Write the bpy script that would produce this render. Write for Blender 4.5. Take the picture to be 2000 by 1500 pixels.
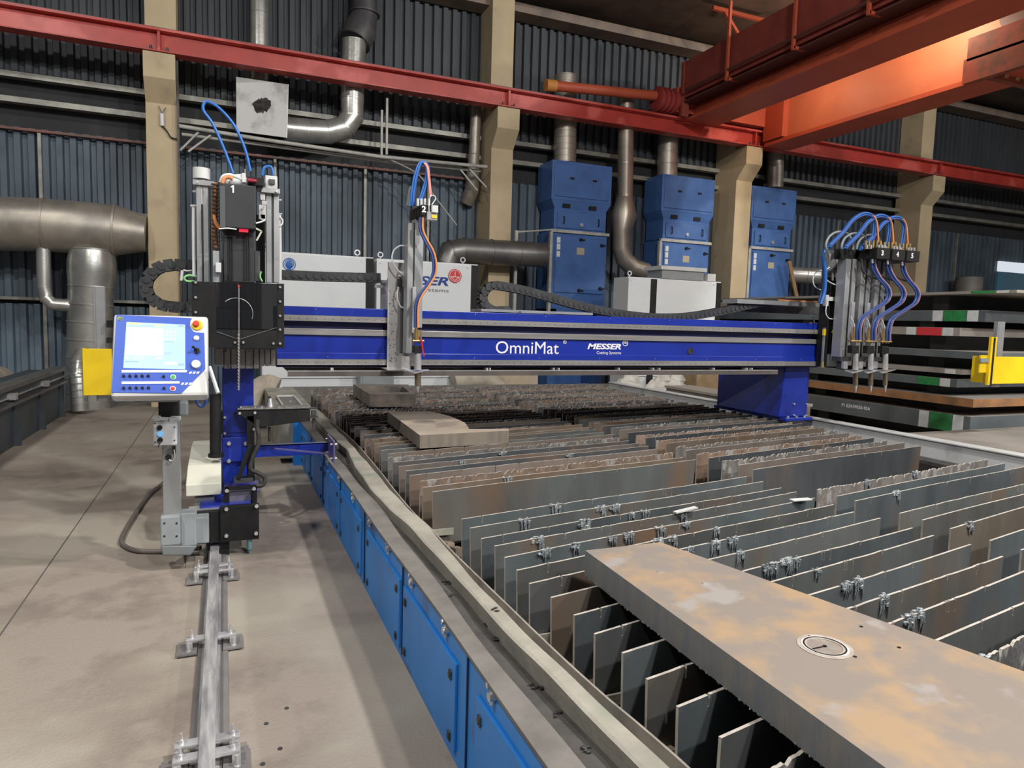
import bpy, math, random
from mathutils import Vector, Matrix
random.seed(7)
for o in list(bpy.data.objects): bpy.data.objects.remove(o)
SC = bpy.context.scene
COL = SC.collection
# ------------------------------------------------------------------ camera
F_PX, YAW, PITCH, ROLL, CAM_H = 1342.31, 0.398447, -0.0907624, 0.0283639, 1.65
_f = Vector((math.sin(YAW)*math.cos(PITCH), math.cos(YAW)*math.cos(PITCH), math.sin(PITCH)))
_r = Vector((math.cos(YAW), -math.sin(YAW), 0))
_u = _r.cross(_f)
CR = _r*math.cos(ROLL) + _u*math.sin(ROLL)
CU = -_r*math.sin(ROLL) + _u*math.cos(ROLL)
CF = _f
CC = Vector((0, 0, CAM_H))
cam_d = bpy.data.cameras.new('camera'); cam = bpy.data.objects.new('camera', cam_d); COL.objects.link(cam)
cam_d.sensor_fit = 'HORIZONTAL'; cam_d.sensor_width = 36; cam_d.lens = F_PX/2000*36
cam_d.clip_start = 0.05; cam_d.clip_end = 200
cam.matrix_world = Matrix(((CR.x, CU.x, -CF.x, CC.x), (CR.y, CU.y, -CF.y, CC.y), (CR.z, CU.z, -CF.z, CC.z), (0, 0, 0, 1)))
SC.camera = cam
# ------------------------------------------------------------------ world, view, lamps
w = bpy.data.worlds.new('hall_air'); SC.world = w; w.use_nodes = True
w.node_tree.nodes['Background'].inputs[0].default_value = (0.80, 0.88, 1.0, 1)
w.node_tree.nodes['Background'].inputs[1].default_value = 0.11
SC.view_settings.view_transform = 'Standard'; SC.view_settings.look = 'None'
SC.view_settings.gamma = 1; SC.view_settings.exposure = 0.24
try: SC.view_settings.use_curve_mapping = False
except Exception: pass
def lamp(name, loc, target, power, size, col=(1, .97, .93), kind='AREA', sizey=None):
    d = bpy.data.lights.new(name, kind); d.energy = power; d.color = col
    if kind == 'AREA':
        d.shape = 'RECTANGLE'; d.size = size; d.size_y = sizey or size
    else: d.shadow_soft_size = size
    o = bpy.data.objects.new(name, d); COL.objects.link(o); o.location = loc
    o.rotation_euler = (Vector(target)-Vector(loc)).to_track_quat('-Z', 'Y').to_euler()
    return o
# high-bay lamps hanging under the roof of the hall
lamp('high_bay_lamp', (4.4, -.6, 8.0), (3.6, 3.0, 0), 540, .35)
lamp('high_bay_lamp', (10.8, -.6, 8.0), (8.0, 4.6, 0), 560, .35)
lamp('high_bay_lamp', (-3.2, .6, 8.0), (-1.0, 3.0, 0), 350, .35)
lamp('high_bay_lamp', (3.0, -6.5, 8.0), (2.5, 3.0, 0), 420, .35)
lamp('high_bay_lamp', (15.5, -4.5, 8.0), (11.0, 7.0, 1.0), 560, .35)
lamp('high_bay_lamp', (-3.6, 8.0, 8.0), (-2.6, 9.6, 0), 110, .35)
lamp('high_bay_lamp', (15.0, 8.0, 7.6), (15.0, 9.0, 0), 60, .35)
lamp('crane_lamp', (10.8, 8.5, 6.95), (11.7, 9.2, 6.3), 105, .12, (1, .84, .60), 'POINT')
lamp('crane_lamp', (10.6, 11.2, 6.75), (11, 13, 6.5), 34, .1, (1, .75, .5), 'POINT')

# ------------------------------------------------------------------ helpers
def ray(px, py): return CF*F_PX + CR*(px-1000) - CU*(py-750)
def P(px, py, Y):
    d = ray(px, py); return CC + d*(Y/d.y)
def PX(px, py, X):
    d = ray(px, py); return CC + d*(X/d.x)
def PZ(px, py, Z):
    d = ray(px, py); return CC + d*((Z-CAM_H)/d.z)

MATS = {}
def mat(name, c1, c2=None, scale=4.0, rough=.55, metal=0.0, bump=0.0, stretch=(1, 1, 1), lo=.4, hi=.65, emit=0, rnd=None,
        detail=6, c3=None, s3=1.0, lo3=.55, hi3=.7, alpha=None, bscale=None, spec=None):
    if name in MATS: return MATS[name]
    m = bpy.data.materials.new(name); m.use_nodes = True; nt = m.node_tree; N = nt.nodes; L = nt.links
    b = N['Principled BSDF']; b.inputs['Roughness'].default_value = rough; b.inputs['Metallic'].default_value = metal
    if spec is not None and 'Specular IOR Level' in b.inputs: b.inputs['Specular IOR Level'].default_value = spec
    c1 = (*c1, 1)
    b.inputs['Base Color'].default_value = c1
    tc = N.new('ShaderNodeTexCoord'); mp = N.new('ShaderNodeMapping'); mp.inputs['Scale'].default_value = stretch
    oi = N.new('ShaderNodeObjectInfo')
    L.new(tc.outputs['Object'], mp.inputs['Vector'])
    vm = N.new('ShaderNodeVectorMath'); vm.operation = 'ADD'; L.new(mp.outputs[0], vm.inputs[0])
    sc = N.new('ShaderNodeVectorMath'); sc.operation = 'SCALE'; sc.inputs[0].default_value = (17, 31, 13)
    L.new(oi.outputs['Random'], sc.inputs['Scale']); L.new(sc.outputs[0], vm.inputs[1])
    cur = None
    if c2 is not None:
        n = N.new('ShaderNodeTexNoise'); n.inputs['Scale'].default_value = scale; n.inputs['Detail'].default_value = detail
        n.inputs['Roughness'].default_value = .6
        L.new(vm.outputs[0], n.inputs['Vector'])
        r = N.new('ShaderNodeValToRGB'); r.color_ramp.elements[0].position = lo; r.color_ramp.elements[1].position = hi
        r.color_ramp.elements[0].color = c1; r.color_ramp.elements[1].color = (*c2, 1)
        L.new(n.outputs[0], r.inputs[0]); cur = r.outputs[0]
        if rnd:   # whole-object tone differences between individuals
            rr = N.new('ShaderNodeValToRGB'); rr.color_ramp.interpolation = 'LINEAR'
            els = rr.color_ramp.elements
            for i, (p_, c_) in enumerate(rnd):
                e = els[i] if i < 2 else els.new(p_)
                e.position = p_; e.color = (*c_, 1)
            L.new(oi.outputs['Random'], rr.inputs[0])
            mx = N.new('ShaderNodeMixRGB'); mx.blend_type = 'MULTIPLY'; mx.inputs[0].default_value = 1
            L.new(cur, mx.inputs[1]); L.new(rr.outputs[0], mx.inputs[2]); cur = mx.outputs[0]
            if name.startswith(('slat', 'burnt_slat')):
                mx = N.new('ShaderNodeMixRGB'); mx.blend_type = 'MULTIPLY'; mx.inputs[0].default_value = 1
                L.new(cur, mx.inputs[1]); L.new(oi.outputs['Color'], mx.inputs[2]); cur = mx.outputs[0]
        if c3 is not None:
            n3 = N.new('ShaderNodeTexNoise'); n3.inputs['Scale'].default_value = s3; n3.inputs['Detail'].default_value = 4
            L.new(vm.outputs[0], n3.inputs['Vector'])
            r3 = N.new('ShaderNodeValToRGB'); r3.color_ramp.elements[0].position = lo3; r3.color_ramp.elements[1].position = hi3
            r3.color_ramp.elements[0].color = (0, 0, 0, 1); r3.color_ramp.elements[1].color = (1, 1, 1, 1)
            L.new(n3.outputs[0], r3.inputs[0])
            mx = N.new('ShaderNodeMixRGB'); L.new(r3.outputs[0], mx.inputs[0]); L.new(cur, mx.inputs[1])
            mx.inputs[2].default_value = (*c3, 1); cur = mx.outputs[0]
        L.new(cur, b.inputs['Base Color'])
    if bump:
        nb = N.new('ShaderNodeTexNoise'); nb.inputs['Scale'].default_value = bscale or scale*6; nb.inputs['Detail'].default_value = 4
        L.new(vm.outputs[0], nb.inputs['Vector'])
        bp = N.new('ShaderNodeBump'); bp.inputs['Strength'].default_value = bump; bp.inputs['Distance'].default_value = .01
        L.new(nb.outputs[0], bp.inputs['Height']); L.new(bp.outputs[0], b.inputs['Normal'])
    if emit:
        for l_ in list(b.inputs['Base Color'].links): L.remove(l_)
        b.inputs['Base Color'].default_value = (.02, .02, .02, 1)
        b.inputs['Emission Color'].default_value = c1; b.inputs['Emission Strength'].default_value = emit
        if cur: L.new(cur, b.inputs['Emission Color'])
    if alpha is not None:
        b.inputs['Alpha'].default_value = alpha
    MATS[name] = m
    return m

class MB:
    def __init__(s): s.v = []; s.f = []; s.mi = []; s.sm = []; s.mats = []; s.cm = 0
    def use(s, m):
        if m not in s.mats: s.mats.append(m)
        s.cm = s.mats.index(m); return s
    def add(s, vs, fs, smooth=False):
        b = len(s.v); s.v += [tuple(v) for v in vs]
        for f in fs: s.f.append([b+i for i in f]); s.mi.append(s.cm); s.sm.append(smooth)
        return s
    def hexa(s, c):   # 8 corners: bottom 4 ccw, top 4 ccw
        return s.add(c, [(3, 2, 1, 0), (4, 5, 6, 7), (0, 1, 5, 4), (1, 2, 6, 5), (2, 3, 7, 6), (3, 0, 4, 7)])
    def box(s, x0, x1, y0, y1, z0, z1):
        if x0 > x1: x0, x1 = x1, x0
        if y0 > y1: y0, y1 = y1, y0
        if z0 > z1: z0, z1 = z1, z0
        return s.hexa([(x0, y0, z0), (x1, y0, z0), (x1, y1, z0), (x0, y1, z0), (x0, y0, z1), (x1, y0, z1), (x1, y1, z1), (x0, y1, z1)])
    def bar(s, a, b, w, h=None):   # square bar between two points
        a = Vector(a); b = Vector(b); h = h or w; d = (b-a).normalized()
        up = Vector((0, 0, 1)) if abs(d.z) < .9 else Vector((0, 1, 0))
        r = d.cross(up).normalized()*(w/2); u = r.cross(d).normalized()*(h/2)
        return s.hexa([a-r-u, a+r-u, b+r-u, b-r-u, a-r+u, a+r+u, b+r+u, b-r+u])
    def tube(s, pts, r, n=10, caps=True, smooth=True):
        pts = [Vector(p) for p in pts]; R = r if isinstance(r, (list, tuple)) else [r]*len(pts)
        t = (pts[1]-pts[0]).normalized(); up = Vector((0, 0, 1)) if abs(t.z) < .9 else Vector((1, 0, 0))
        nrm = t.cross(up).normalized(); vs = []; fs = []
        for i, p in enumerate(pts):
            if i == 0: t = pts[1]-pts[0]
            elif i == len(pts)-1: t = pts[-1]-pts[-2]
            else: t = (pts[i+1]-pts[i]).normalized() + (pts[i]-pts[i-1]).normalized()
            if t.length < 1e-9: t = Vector((0, 0, 1))
            t.normalize(); nrm = nrm - t*nrm.dot(t)
            if nrm.length < 1e-6: nrm = t.orthogonal()
            nrm.normalize(); bi = t.cross(nrm)
            for k in range(n):
                a = 2*math.pi*k/n; vs.append(p + nrm*math.cos(a)*R[i] + bi*math.sin(a)*R[i])
        for i in range(len(pts)-1):
            for k in range(n):
                a = i*n+k; b = i*n+(k+1) % n; fs.append((a, b, b+n, a+n))
        s.add(vs, fs, smooth)
        if caps:
            m = len(pts)-1; s.add(vs[:n], [tuple(range(n))[::-1]]); s.add(vs[m*n:], [tuple(range(n))])
        return s
    def cyl(s, a, b, r, n=14, r2=None): return s.tube([a, b], [r, r if r2 is None else r2], n)
    def prism(s, poly, d):   # poly: 3d points ccw, extruded by vector d
        n = len(poly); d = Vector(d); a = [Vector(p) for p in poly]; b = [p+d for p in a]
        return s.add(a+b, [tuple(range(n))[::-1], tuple(range(n, 2*n))] + [(i, (i+1) % n, (i+1) % n+n, i+n) for i in range(n)])
    def ball(s, c, r, n=8, sq=(1, 1, 1), jit=0):
        c = Vector(c); vs = [c+Vector((0, 0, r*sq[2]))]; fs = []; m = max(3, n//2)
        for i in range(1, m):
            th = math.pi*i/m
            for k in range(n):
                ph = 2*math.pi*k/n; q = r*(1+random.uniform(-jit, jit))
                vs.append(c+Vector((q*math.sin(th)*math.cos(ph)*sq[0], q*math.sin(th)*math.sin(ph)*sq[1], q*math.cos(th)*sq[2])))
        vs.append(c-Vector((0, 0, r*sq[2]))); e = len(vs)-1
        for k in range(n): fs.append((0, 1+k, 1+(k+1) % n))
        for i in range(m-2):
            for k in range(n):
                a = 1+i*n+k; b = 1+i*n+(k+1) % n; fs.append((a, a+n, b+n, b))
        for k in range(n): fs.append((e, e-n+(k+1) % n, e-n+k))
        return s.add(vs, fs, jit == 0)
    def ring(s, c, r0, r1, d, n=28, ax='y'):   # flat ring, thickness d along the axis
        vs = []; fs = []; c = Vector(c)
        def q(r, a, t):
            x, z = r*math.cos(a), r*math.sin(a)
            return c+(Vector((x, t, z)) if ax == 'y' else Vector((x, z, t)) if ax == 'z' else Vector((t, x, z)))
        for k in range(n):
            a = 2*math.pi*k/n; vs += [q(r0, a, 0), q(r1, a, 0), q(r1, a, d), q(r0, a, d)]
        for k in range(n):
            a = 4*k; b = 4*((k+1) % n)
            fs += [(a, a+1, b+1, b), (a+1, a+2, b+2, b+1), (a+2, a+3, b+3, b+2), (a+3, a, b, b+3)]
        return s.add(vs, fs)
    def px(s, x0, y0, x1, y1, Y, d):   # box whose front face covers an outline seen at distance Y
        xc, yc = (x0+x1)/2, (y0+y1)/2
        return s.box(P(x0, yc, Y).x, P(x1, yc, Y).x, Y, Y+d, P(xc, y1, Y).z, P(xc, y0, Y).z)
    def build(s, name, m=None, parent=None, bev=0, loc=None, rot=None):
        me = bpy.data.meshes.new(name); me.from_pydata(s.v, [], s.f)
        ms = s.mats if s.mats else [m]
        for q in ms: me.materials.append(q)
        if s.mats: me.polygons.foreach_set('material_index', s.mi)
        me.polygons.foreach_set('use_smooth', s.sm); me.update()
        o = bpy.data.objects.new(name, me); COL.objects.link(o)
        if parent: o.parent = parent
        if loc is not None: o.location = loc
        if rot is not None: o.rotation_euler = rot
        if bev:
            b = o.modifiers.new('bevel', 'BEVEL'); b.width = bev; b.segments = 2; b.limit_method = 'ANGLE'; b.angle_limit = .7
        return o
def tag(o, label, cat, group=None, kind=None):
    if label: o['label'] = label
    if cat: o['category'] = cat
    if group: o['group'] = group
    if kind: o['kind'] = kind
    return o
def thing(name, label, cat, loc=(0, 0, 0), group=None, kind=None, rot=None):
    o = bpy.data.objects.new(name, None); COL.objects.link(o); o.location = loc; o.empty_display_size = .1
    if rot: o.rotation_euler = rot
    if kind: o['kind'] = kind
    else: tag(o, label, cat, group)
    return o
def structure(name, mb, m, label=None, bev=0):
    o = mb.build(name, m, bev=bev); o['kind'] = 'structure'
    if label: o['label'] = label; o['category'] = label.split('|')[-1] if '|' in label else name.split('_')[0]
    return o
def dup(root, loc=None, rotz=None, label=None, group=None):
    r = root.copy(); COL.objects.link(r)
    if loc is not None: r.location = loc
    if rotz is not None: r.rotation_euler = (0, 0, rotz)
    if label: r['label'] = label
    if group: r['group'] = group
    for ch in list(root.children):
        c = ch.copy(); COL.objects.link(c); c.parent = r; c.matrix_parent_inverse = ch.matrix_parent_inverse.copy()
        for g in list(ch.children):
            d = g.copy(); COL.objects.link(d); d.parent = c; d.matrix_parent_inverse = g.matrix_parent_inverse.copy()
    return r
def cr(pts, k=8):   # smooth curve through points
    pts = [Vector(p) for p in pts]; q = [pts[0]*2-pts[1]] + pts + [pts[-1]*2-pts[-2]]; out = []
    for i in range(1, len(q)-2):
        a, b, c, d = q[i-1], q[i], q[i+1], q[i+2]
        for j in range(k):
            t = j/k
            out.append(.5*((2*b)+(c-a)*t+(2*a-5*b+4*c-d)*t*t+(3*b-3*c+d-a)*t**3))
    out.append(pts[-1]); return out
def hose(pxs, Y, r, k=8, Ys=None, n=8):
    pts = [P(x, y, (Ys[i] if Ys else Y)) for i, (x, y) in enumerate(pxs)]
    return MB().tube(cr(pts, k), r, n)
def text(s, x, z, Y, width, height, m, parent, name='lettering', italic=0, bold=0):
    c = bpy.data.curves.new('t', 'FONT'); c.body = s; c.extrude = .02; c.shear = italic; c.offset = bold; c.resolution_u = 3
    t = bpy.data.objects.new('t', c); COL.objects.link(t); bpy.context.view_layer.update()
    me = bpy.data.meshes.new_from_object(t); bpy.data.objects.remove(t)
    xs = [v.co.x for v in me.vertices]; ys = [v.co.y for v in me.vertices]
    x0, x1, y0, y1 = min(xs), max(xs), min(ys), max(ys)
    for v in me.vertices:
        a, b, e = v.co
        v.co = (x+(a-x0)/(x1-x0)*width, Y-e*.05, z+(b-y0)/(y1-y0)*height)
    me.materials.clear(); me.materials.append(m)
    o = bpy.data.objects.new(name, me); COL.objects.link(o); o.parent = parent; return o

# ------------------------------------------------------------------ materials
GALV = mat('galvanised_duct', (.60, .60, .57), (.42, .42, .40), 3, .32, .7, .15)
STEEL = mat('bright_steel', (.72, .72, .72), (.52, .52, .53), 9, .30, .6)
BSTEEL = mat('brushed_steel', (.40, .385, .37), (.29, .28, .275), 3, .38, .5, stretch=(.4, 4, 8))
DSTEEL = mat('dark_steel', (.055, .055, .058), (.10, .10, .10), 6, .5, .3)
ALU = mat('anodised_aluminium', (.44, .45, .46), (.37, .38, .39), 5, .36, .55)
BLACK = mat('black_plastic', (.012, .012, .013), (.02, .02, .02), 6, .5, spec=.25)
MBLACK = mat('matt_black_rubber', (.025, .025, .026), (.05, .048, .046), 14, .7)
WHITE = mat('white_enamel', (.72, .75, .76), (.68, .71, .72), 2, .4)
CREAM = mat('cream_enamel', (.72, .72, .60), (.64, .64, .54), 3, .45)
LGREY = mat('light_grey_plastic', (.62, .63, .63), (.56, .57, .57), 5, .5)
MGREY = mat('machine_grey', (.28, .31, .32), (.22, .25, .26), 4, .5)
BLUE = mat('machine_blue', (.012, .034, .34), (.010, .026, .27), 2, .30)
DBLUE = mat('machine_dark_blue', (.012, .014, .12), (.010, .012, .09), 2, .4)
YEL = mat('safety_yellow', (.85, .60, .01), (.75, .52, .01), 3, .45)
RED = mat('signal_red', (.65, .03, .02), rough=.4)
GREEN = mat('signal_green', (.03, .45, .08), rough=.4)
BRASS = mat('brass', (.68, .48, .20), (.45, .32, .15), 20, .35, .9)
HBLUE = mat('blue_hose', (.025, .14, .48), rough=.35)
HDBLUE = mat('dark_blue_hose', (.03, .07, .26), rough=.4)
HORANGE = mat('orange_hose', (.68, .27, .10), rough=.4)
HPINK = mat('pink_hose', (.72, .30, .25), rough=.4)
TWHITE = mat('white_print', (.85, .85, .88), rough=.5)
# ================================================================== THE HALL
WY = 14.1
floor_m = mat('worn_concrete', (.30, .255, .215), (.215, .18, .15), 2.0, .72, 0, .35, lo=.44, hi=.56, detail=8, c3=(.355, .32, .265), s3=1.0, lo3=.46, hi3=.60, bscale=60)
m = MB().box(-9, 31, -8, WY+.4, -.2, 0); structure('floor', m, floor_m)
joint_m = mat('joint_tar', (.10, .09, .08), rough=.9)
m = MB().box(-1.058, -1.050, 1, 13.5, 0, .0015)
structure('trim_1', m, joint_m)
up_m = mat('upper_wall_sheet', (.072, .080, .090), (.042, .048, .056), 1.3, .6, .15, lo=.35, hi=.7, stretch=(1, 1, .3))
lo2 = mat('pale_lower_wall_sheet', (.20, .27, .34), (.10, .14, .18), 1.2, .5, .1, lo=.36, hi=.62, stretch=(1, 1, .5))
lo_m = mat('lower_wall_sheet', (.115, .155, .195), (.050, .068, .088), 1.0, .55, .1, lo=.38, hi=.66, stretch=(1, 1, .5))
dark_m = mat('dark_recess', (.02, .022, .026), (.035, .035, .04), 2, .7)
def corr(m, x0, x1, z0, z1, Y, pitch=.2, dep=.075, flip=False):
    xs = []; x = x0
    while x < x1:
        xs += [(x, 0), (x+pitch*.45, 0), (x+pitch*.55, 1), (x+pitch*.9, 1)]; x += pitch
    xs.append((x, 0)); vs = []; fs = []
    for (a, d) in xs:
        vs += [(a, Y+d*dep, z0), (a, Y+d*dep, z1)]
    for i in range(len(xs)-1): fs.append((2*i, 2*i+2, 2*i+3, 2*i+1))
    m.add(vs, fs)
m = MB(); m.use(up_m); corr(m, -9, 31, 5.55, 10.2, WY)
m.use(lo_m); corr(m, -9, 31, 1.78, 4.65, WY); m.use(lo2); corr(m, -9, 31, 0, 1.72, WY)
m.use(dark_m); m.box(-9, 31, WY+.12, WY+.2, 0, 10.2)
structure('wall_back', m, None)
m = MB(); m.use(up_m)
m.box(-9, -8.9, -8, WY, 0, 10.2); structure('wall_left', m, None)
m = MB(); m.box(30.9, 31, -8, WY, 0, 10.2); structure('wall_right', m, up_m)
roof_m = mat('roof_deck', (.16, .12, .10), (.09, .075, .07), 1.5, .7)
m = MB(); m.box(-9, 31, -8, WY+.3, 8.4, 8.5)
structure('ceiling', m, roof_m)
for i, x in enumerate((-7, -.9, 5.3, 11.5, 17.7, 24)):   # roof beams run away from the wall
    m = MB().box(x-.2, x+.2, -8, WY-.4, 8.1, 8.4); structure('trim_%d' % (i+2), m, roof_m)
m = MB().box(-9, 31, 13.6, WY-.05, 7.98, 8.16); structure('trim_8', m, mat('roof_edge_beam', (.26, .20, .16), (.17, .14, .12), 2, .7))
girt = mat('galvanised_girt', (.34, .34, .30), (.22, .22, .20), 3, .5, .5)
for i, z in enumerate((5.45, 5.05)):
    m = MB().box(-9, 31, 13.93, WY, z-.045, z+.045); structure('trim_%d' % (9+i), m, girt)
m = MB()
for x0, x1 in ((-9, -1.2), (-.6, 4.9)): m.box(x0, x1, 14.0, WY, 4.58, 4.62)
structure('trim_11', m, mat('red_primed_rail', (.22, .09, .07), (.12, .08, .07), 3, .6))
m = MB()
for x in (-7.3, -4.2, -2.85, .9, 2.6, 3.9, 7.6, 15.3, 20.1): m.box(x, x+.05, 14.03, WY, 0, 4.6)
for z in (3.32, 1.78): m.box(-9, -1.2, 14.0, WY, z, z+.05)
structure('trim_12', m, girt)
# columns
conc = mat('sand_painted_concrete', (.58, .47, .30), (.50, .40, .25), 2.2, .7, 0, .15, lo=.3, hi=.7, c3=(.40, .32, .22), s3=1.1, lo3=.62, hi3=.72)
for i, x in enumerate((-.93, 5.24, 11.43, 17.72, 24.0)):
    m = MB(); a, b = x-.235, x+.235
    m.box(a, b, 13.3, WY-.02, 0, 5.12)
    prof = [(a, 13.3, 5.12), (a, WY-.02, 5.12), (a, WY-.02, 5.85), (a, 13.0, 5.85), (a, 13.0, 5.45)]
    m.prism(prof[::-1], (b-a, 0, 0))
    m.box(a, b, 13.42, WY-.02, 5.85, 8.1)
    o = m.build('column', conc); o['kind'] = 'structure'
# window far right
m = MB().use(mat('daylight_pane', (.80, .86, .95), emit=.7)).box(22.1, 24.6, 14.02, 14.08, 3.62, 3.93)
m.use(mat('blue_pane', (.10, .24, .36), rough=.3)).box(22.05, 24.6, 14.0, 14.08, 2.0, 3.60)
structure('window_1', m, None)

# ------------------------------------------------------------------ crane runway and crane
red_m = mat('runway_red', (.50, .055, .04), (.40, .045, .035), 2.2, .42, 0, 0, lo=.35, hi=.6, c3=(.62, .12, .10), s3=.9, lo3=.55, hi3=.62)
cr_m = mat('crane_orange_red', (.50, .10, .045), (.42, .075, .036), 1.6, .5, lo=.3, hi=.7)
rw = thing('crane_runway_beam', 'long red steel I-beam carrying the overhead crane along the corrugated wall', 'beam', (0, 13.1, 5.86))
m = MB().box(-9, 31, -.15, .15, .32, .36); m.build('top_flange', red_m, rw)
m = MB().box(-9, 31, -.012, .012, .02, .32); m.build('web', red_m, rw)
m = MB().box(-9, 31, -.13, .13, 0, .02); m.build('bottom_flange', red_m, rw)
m = MB().box(-9, 31, -.03, .03, .36, .41); m.build('crane_rail', DSTEEL, rw)
for x in (-.93, 5.24, 11.43, 17.72):
    m = MB().box(x-.02, x+.02, -.12, .12, .02, .32); m.build('stiffener', red_m, rw)
    m = MB()
    for sx in (-.12, .12): m.cyl((x+sx, -.08, .02), (x+sx, -.08, .09), .02, 8)
    m.build('bolt', DSTEEL, rw)
cr_ = thing('overhead_crane', 'orange-red overhead travelling crane with two girders at upper right', 'crane', (11, 12.6, 6.3))
def cp(m, name, mm=cr_m, bev=0, par=None):
    o = m.build(name, mm, par or cr_, bev)
    if not par: o.matrix_parent_inverse = Matrix.Translation((-11, -12.6, -6.3))
    return o
m = MB().box(9.1, 13.3, 12.86, 13.25, 6.28, 6.8); cp(m, 'end_carriage')
for x in (9.6, 12.8):
    m = MB().cyl((x, 12.95, 6.38), (x, 13.15, 6.38), .14, 20); cp(m, 'wheel', DSTEEL)
m = MB().box(9.15, 9.22, .5, 12.75, 6.52, 7.28); m.box(9.12, 9.3, 12.7, 12.78, 6.15, 7.28); cp(m, 'walkway_side_plate', mat('walkway_red', (.26, .05, .035), (.20, .035, .028), 2, .6))
m = MB().box(9.15, 10.1, .5, 12.75, 6.44, 6.47); cp(m, 'walkway_floor', mat('walkway_dark', (.10, .03, .02), rough=.7))
m = MB().box(9.55, 10.1, .5, 12.9, 6.2, 7.2); cp(m, 'main_girder')
m = MB().box(9.35, 10.2, .5, 12.9, 6.12, 6.17); cp(m, 'girder_flange')
for y in (11.2, 9.5, 8.0, 6.6):
    m = MB().bar((9.05, y, 6.42), (9.05, y, 7.9), .05); m.bar((9.05, y, 6.46), (9.3, y, 6.46), .05); cp(m, 'railing_post')
m = MB().tube([(9.05, 12.5, 6.62), (9.05, 1, 6.62)], .028, 8); cp(m, 'cable_rail', mat('walkway_dark', (.1, .03, .02)))
m = MB().bar(P(1392, 15, 12.2), P(1490, 40, 12.2), .07); m.bar(P(1415, 22, 12.2), P(1447, 76, 12.2), .06); cp(m, 'outrigger_bracket')
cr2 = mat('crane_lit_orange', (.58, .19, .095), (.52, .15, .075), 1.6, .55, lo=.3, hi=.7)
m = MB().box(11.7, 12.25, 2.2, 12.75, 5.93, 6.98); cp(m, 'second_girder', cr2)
m = MB().box(11.6, 12.35, 2.2, 12.9, 5.85, 5.93); m.box(11.6, 12.35, 2.2, 12.75, 6.98, 7.06); cp(m, 'second_girder_flange')
m = MB().box(11.55, 11.72, 12.3, 12.9, 5.95, 7.0); cp(m, 'stiffener_plate')
m = MB().tube([(6.2, 12.95, 6.40), (8.6, 12.95, 6.56)], .10, 16); cp(m, 'buffer_arm')
m = MB().tube([(6.0, 12.95, 6.385), (6.22, 12.95, 6.40)], .115, 16); cp(m, 'buffer_cap', mat('orange_buffer', (.55, .22, .05), rough=.6))
m = MB().tube([(8.6, 12.95, 6.5), (9.12, 12.95, 6.5)], .22, 16)
for k in range(4): m.tube([(8.62+k*.12, 12.95, 6.5), (8.67+k*.12, 12.95, 6.5)], .26, 16)
cp(m, 'drive_motor', mat('motor_red', (.30, .04, .035), rough=.5))
# hoist trolley on the girders
q0, q1 = P(1893, 60, 7.9), P(2010, 150, 7.9)
m = MB().box(q0.x, q0.x+2.4, 6.4, 7.9, 6.06, 6.42); m.box(q0.x, q0.x+.12, 6.4, 7.95, 5.72, 6.1); m.box(q0.x+.1, q0.x+2.3, 7.6, 7.7, 5.75, 6.1)
cp(m, 'trolley_frame', mat('trolley_rust', (.30, .06, .03), (.14, .05, .03), 4, .6))
m = MB().cyl((q0.x+.4, 7.4, 6.75), (q0.x+1.6, 7.4, 6.75), .3, 20); cp(m, 'hoist_drum', mat('drum_dark', (.08, .03, .03), rough=.5))
m = MB()
for k in range(5):
    x = q0.x+.2+k*.28; m.prism([(x, 7.59, 5.80), (x+.1, 7.59, 5.80), (x+.22, 7.59, 6.0), (x+.12, 7.59, 6.0)], (0, .005, 0))
cp(m, 'hazard_stripe', mat('faded_yellow', (.42, .30, .12), rough=.6))

# ------------------------------------------------------------------ ducts on the wall
dust = mat('dusty_duct', (.44, .40, .34), (.30, .28, .25), 2.5, .45, .6, .1)
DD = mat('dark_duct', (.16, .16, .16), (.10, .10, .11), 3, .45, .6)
def duct(name, label, pts, r, mm=GALV, seams=.3, k=1, coll=True, n=24):
    t = thing(name, label, 'duct', tuple(pts[0]))
    inv = Matrix.Translation(-Vector(pts[0]))
    p = cr(pts, k) if k > 1 else [Vector(q) for q in pts]
    o = MB().tube(p, r, n).build('pipe', mm, t); o.matrix_parent_inverse = inv
    if coll:
        rr = r if not isinstance(r, list) else r[0]
        for i in range(len(p)-1):
            a, b = p[i], p[i+1]; L = (b-a).length; nn = int(L/seams)
            for j in range(nn+1):
                if nn == 0 and j: break
                c = a.lerp(b, j/max(1, nn)); d = (b-a).normalized()*.012
                e = MB().tube([c-d, c+d], rr*1.035, n).build('joint_band', mm, t); e.matrix_parent_inverse = inv
    return t
a, b = P(507, -40, 13.65), P(507, 158, 13.65)
duct('ventilation_duct', 'narrow vertical galvanised duct above the square burnt metal plate', [a, b], .155, seams=.45)
# fume cover plate
t = thing('fume_cover_plate', 'square galvanised plate with black soot burn in front of the ducts', 'plate', tuple(P(512, 268, 13.35)))
c = [P(461, 150, 13.4), P(462, 256, 13.4), P(561, 269, 13.2), P(564, 165, 13.2)]
m = MB().prism(c, (0, .03, 0)); m.prism([c[2], c[2]+Vector((0, .5, 0)), c[3]+Vector((0, .5, 0)), c[3]], (-.02, 0, 0))
sm = mat('sooty_sheet', (.50, .50, .49), (.20, .19, .18), 2.4, .45, .3, lo=.5, hi=.72)
nt = sm.node_tree; N = nt.nodes; L = nt.links
o = m.build('sheet', sm, t); o.matrix_parent_inverse = Matrix.Translation(-t.location)
cc = P(512, 205, 13.3)
m = MB()
vs = []
for k in range(26):
    an = 2*math.pi*k/26; rr = .15*(1+.18*math.sin(2*an+1)+random.uniform(-.16, .16)); vs.append(cc+Vector((rr*math.cos(an)*.9, -.005, rr*math.sin(an))))
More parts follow.
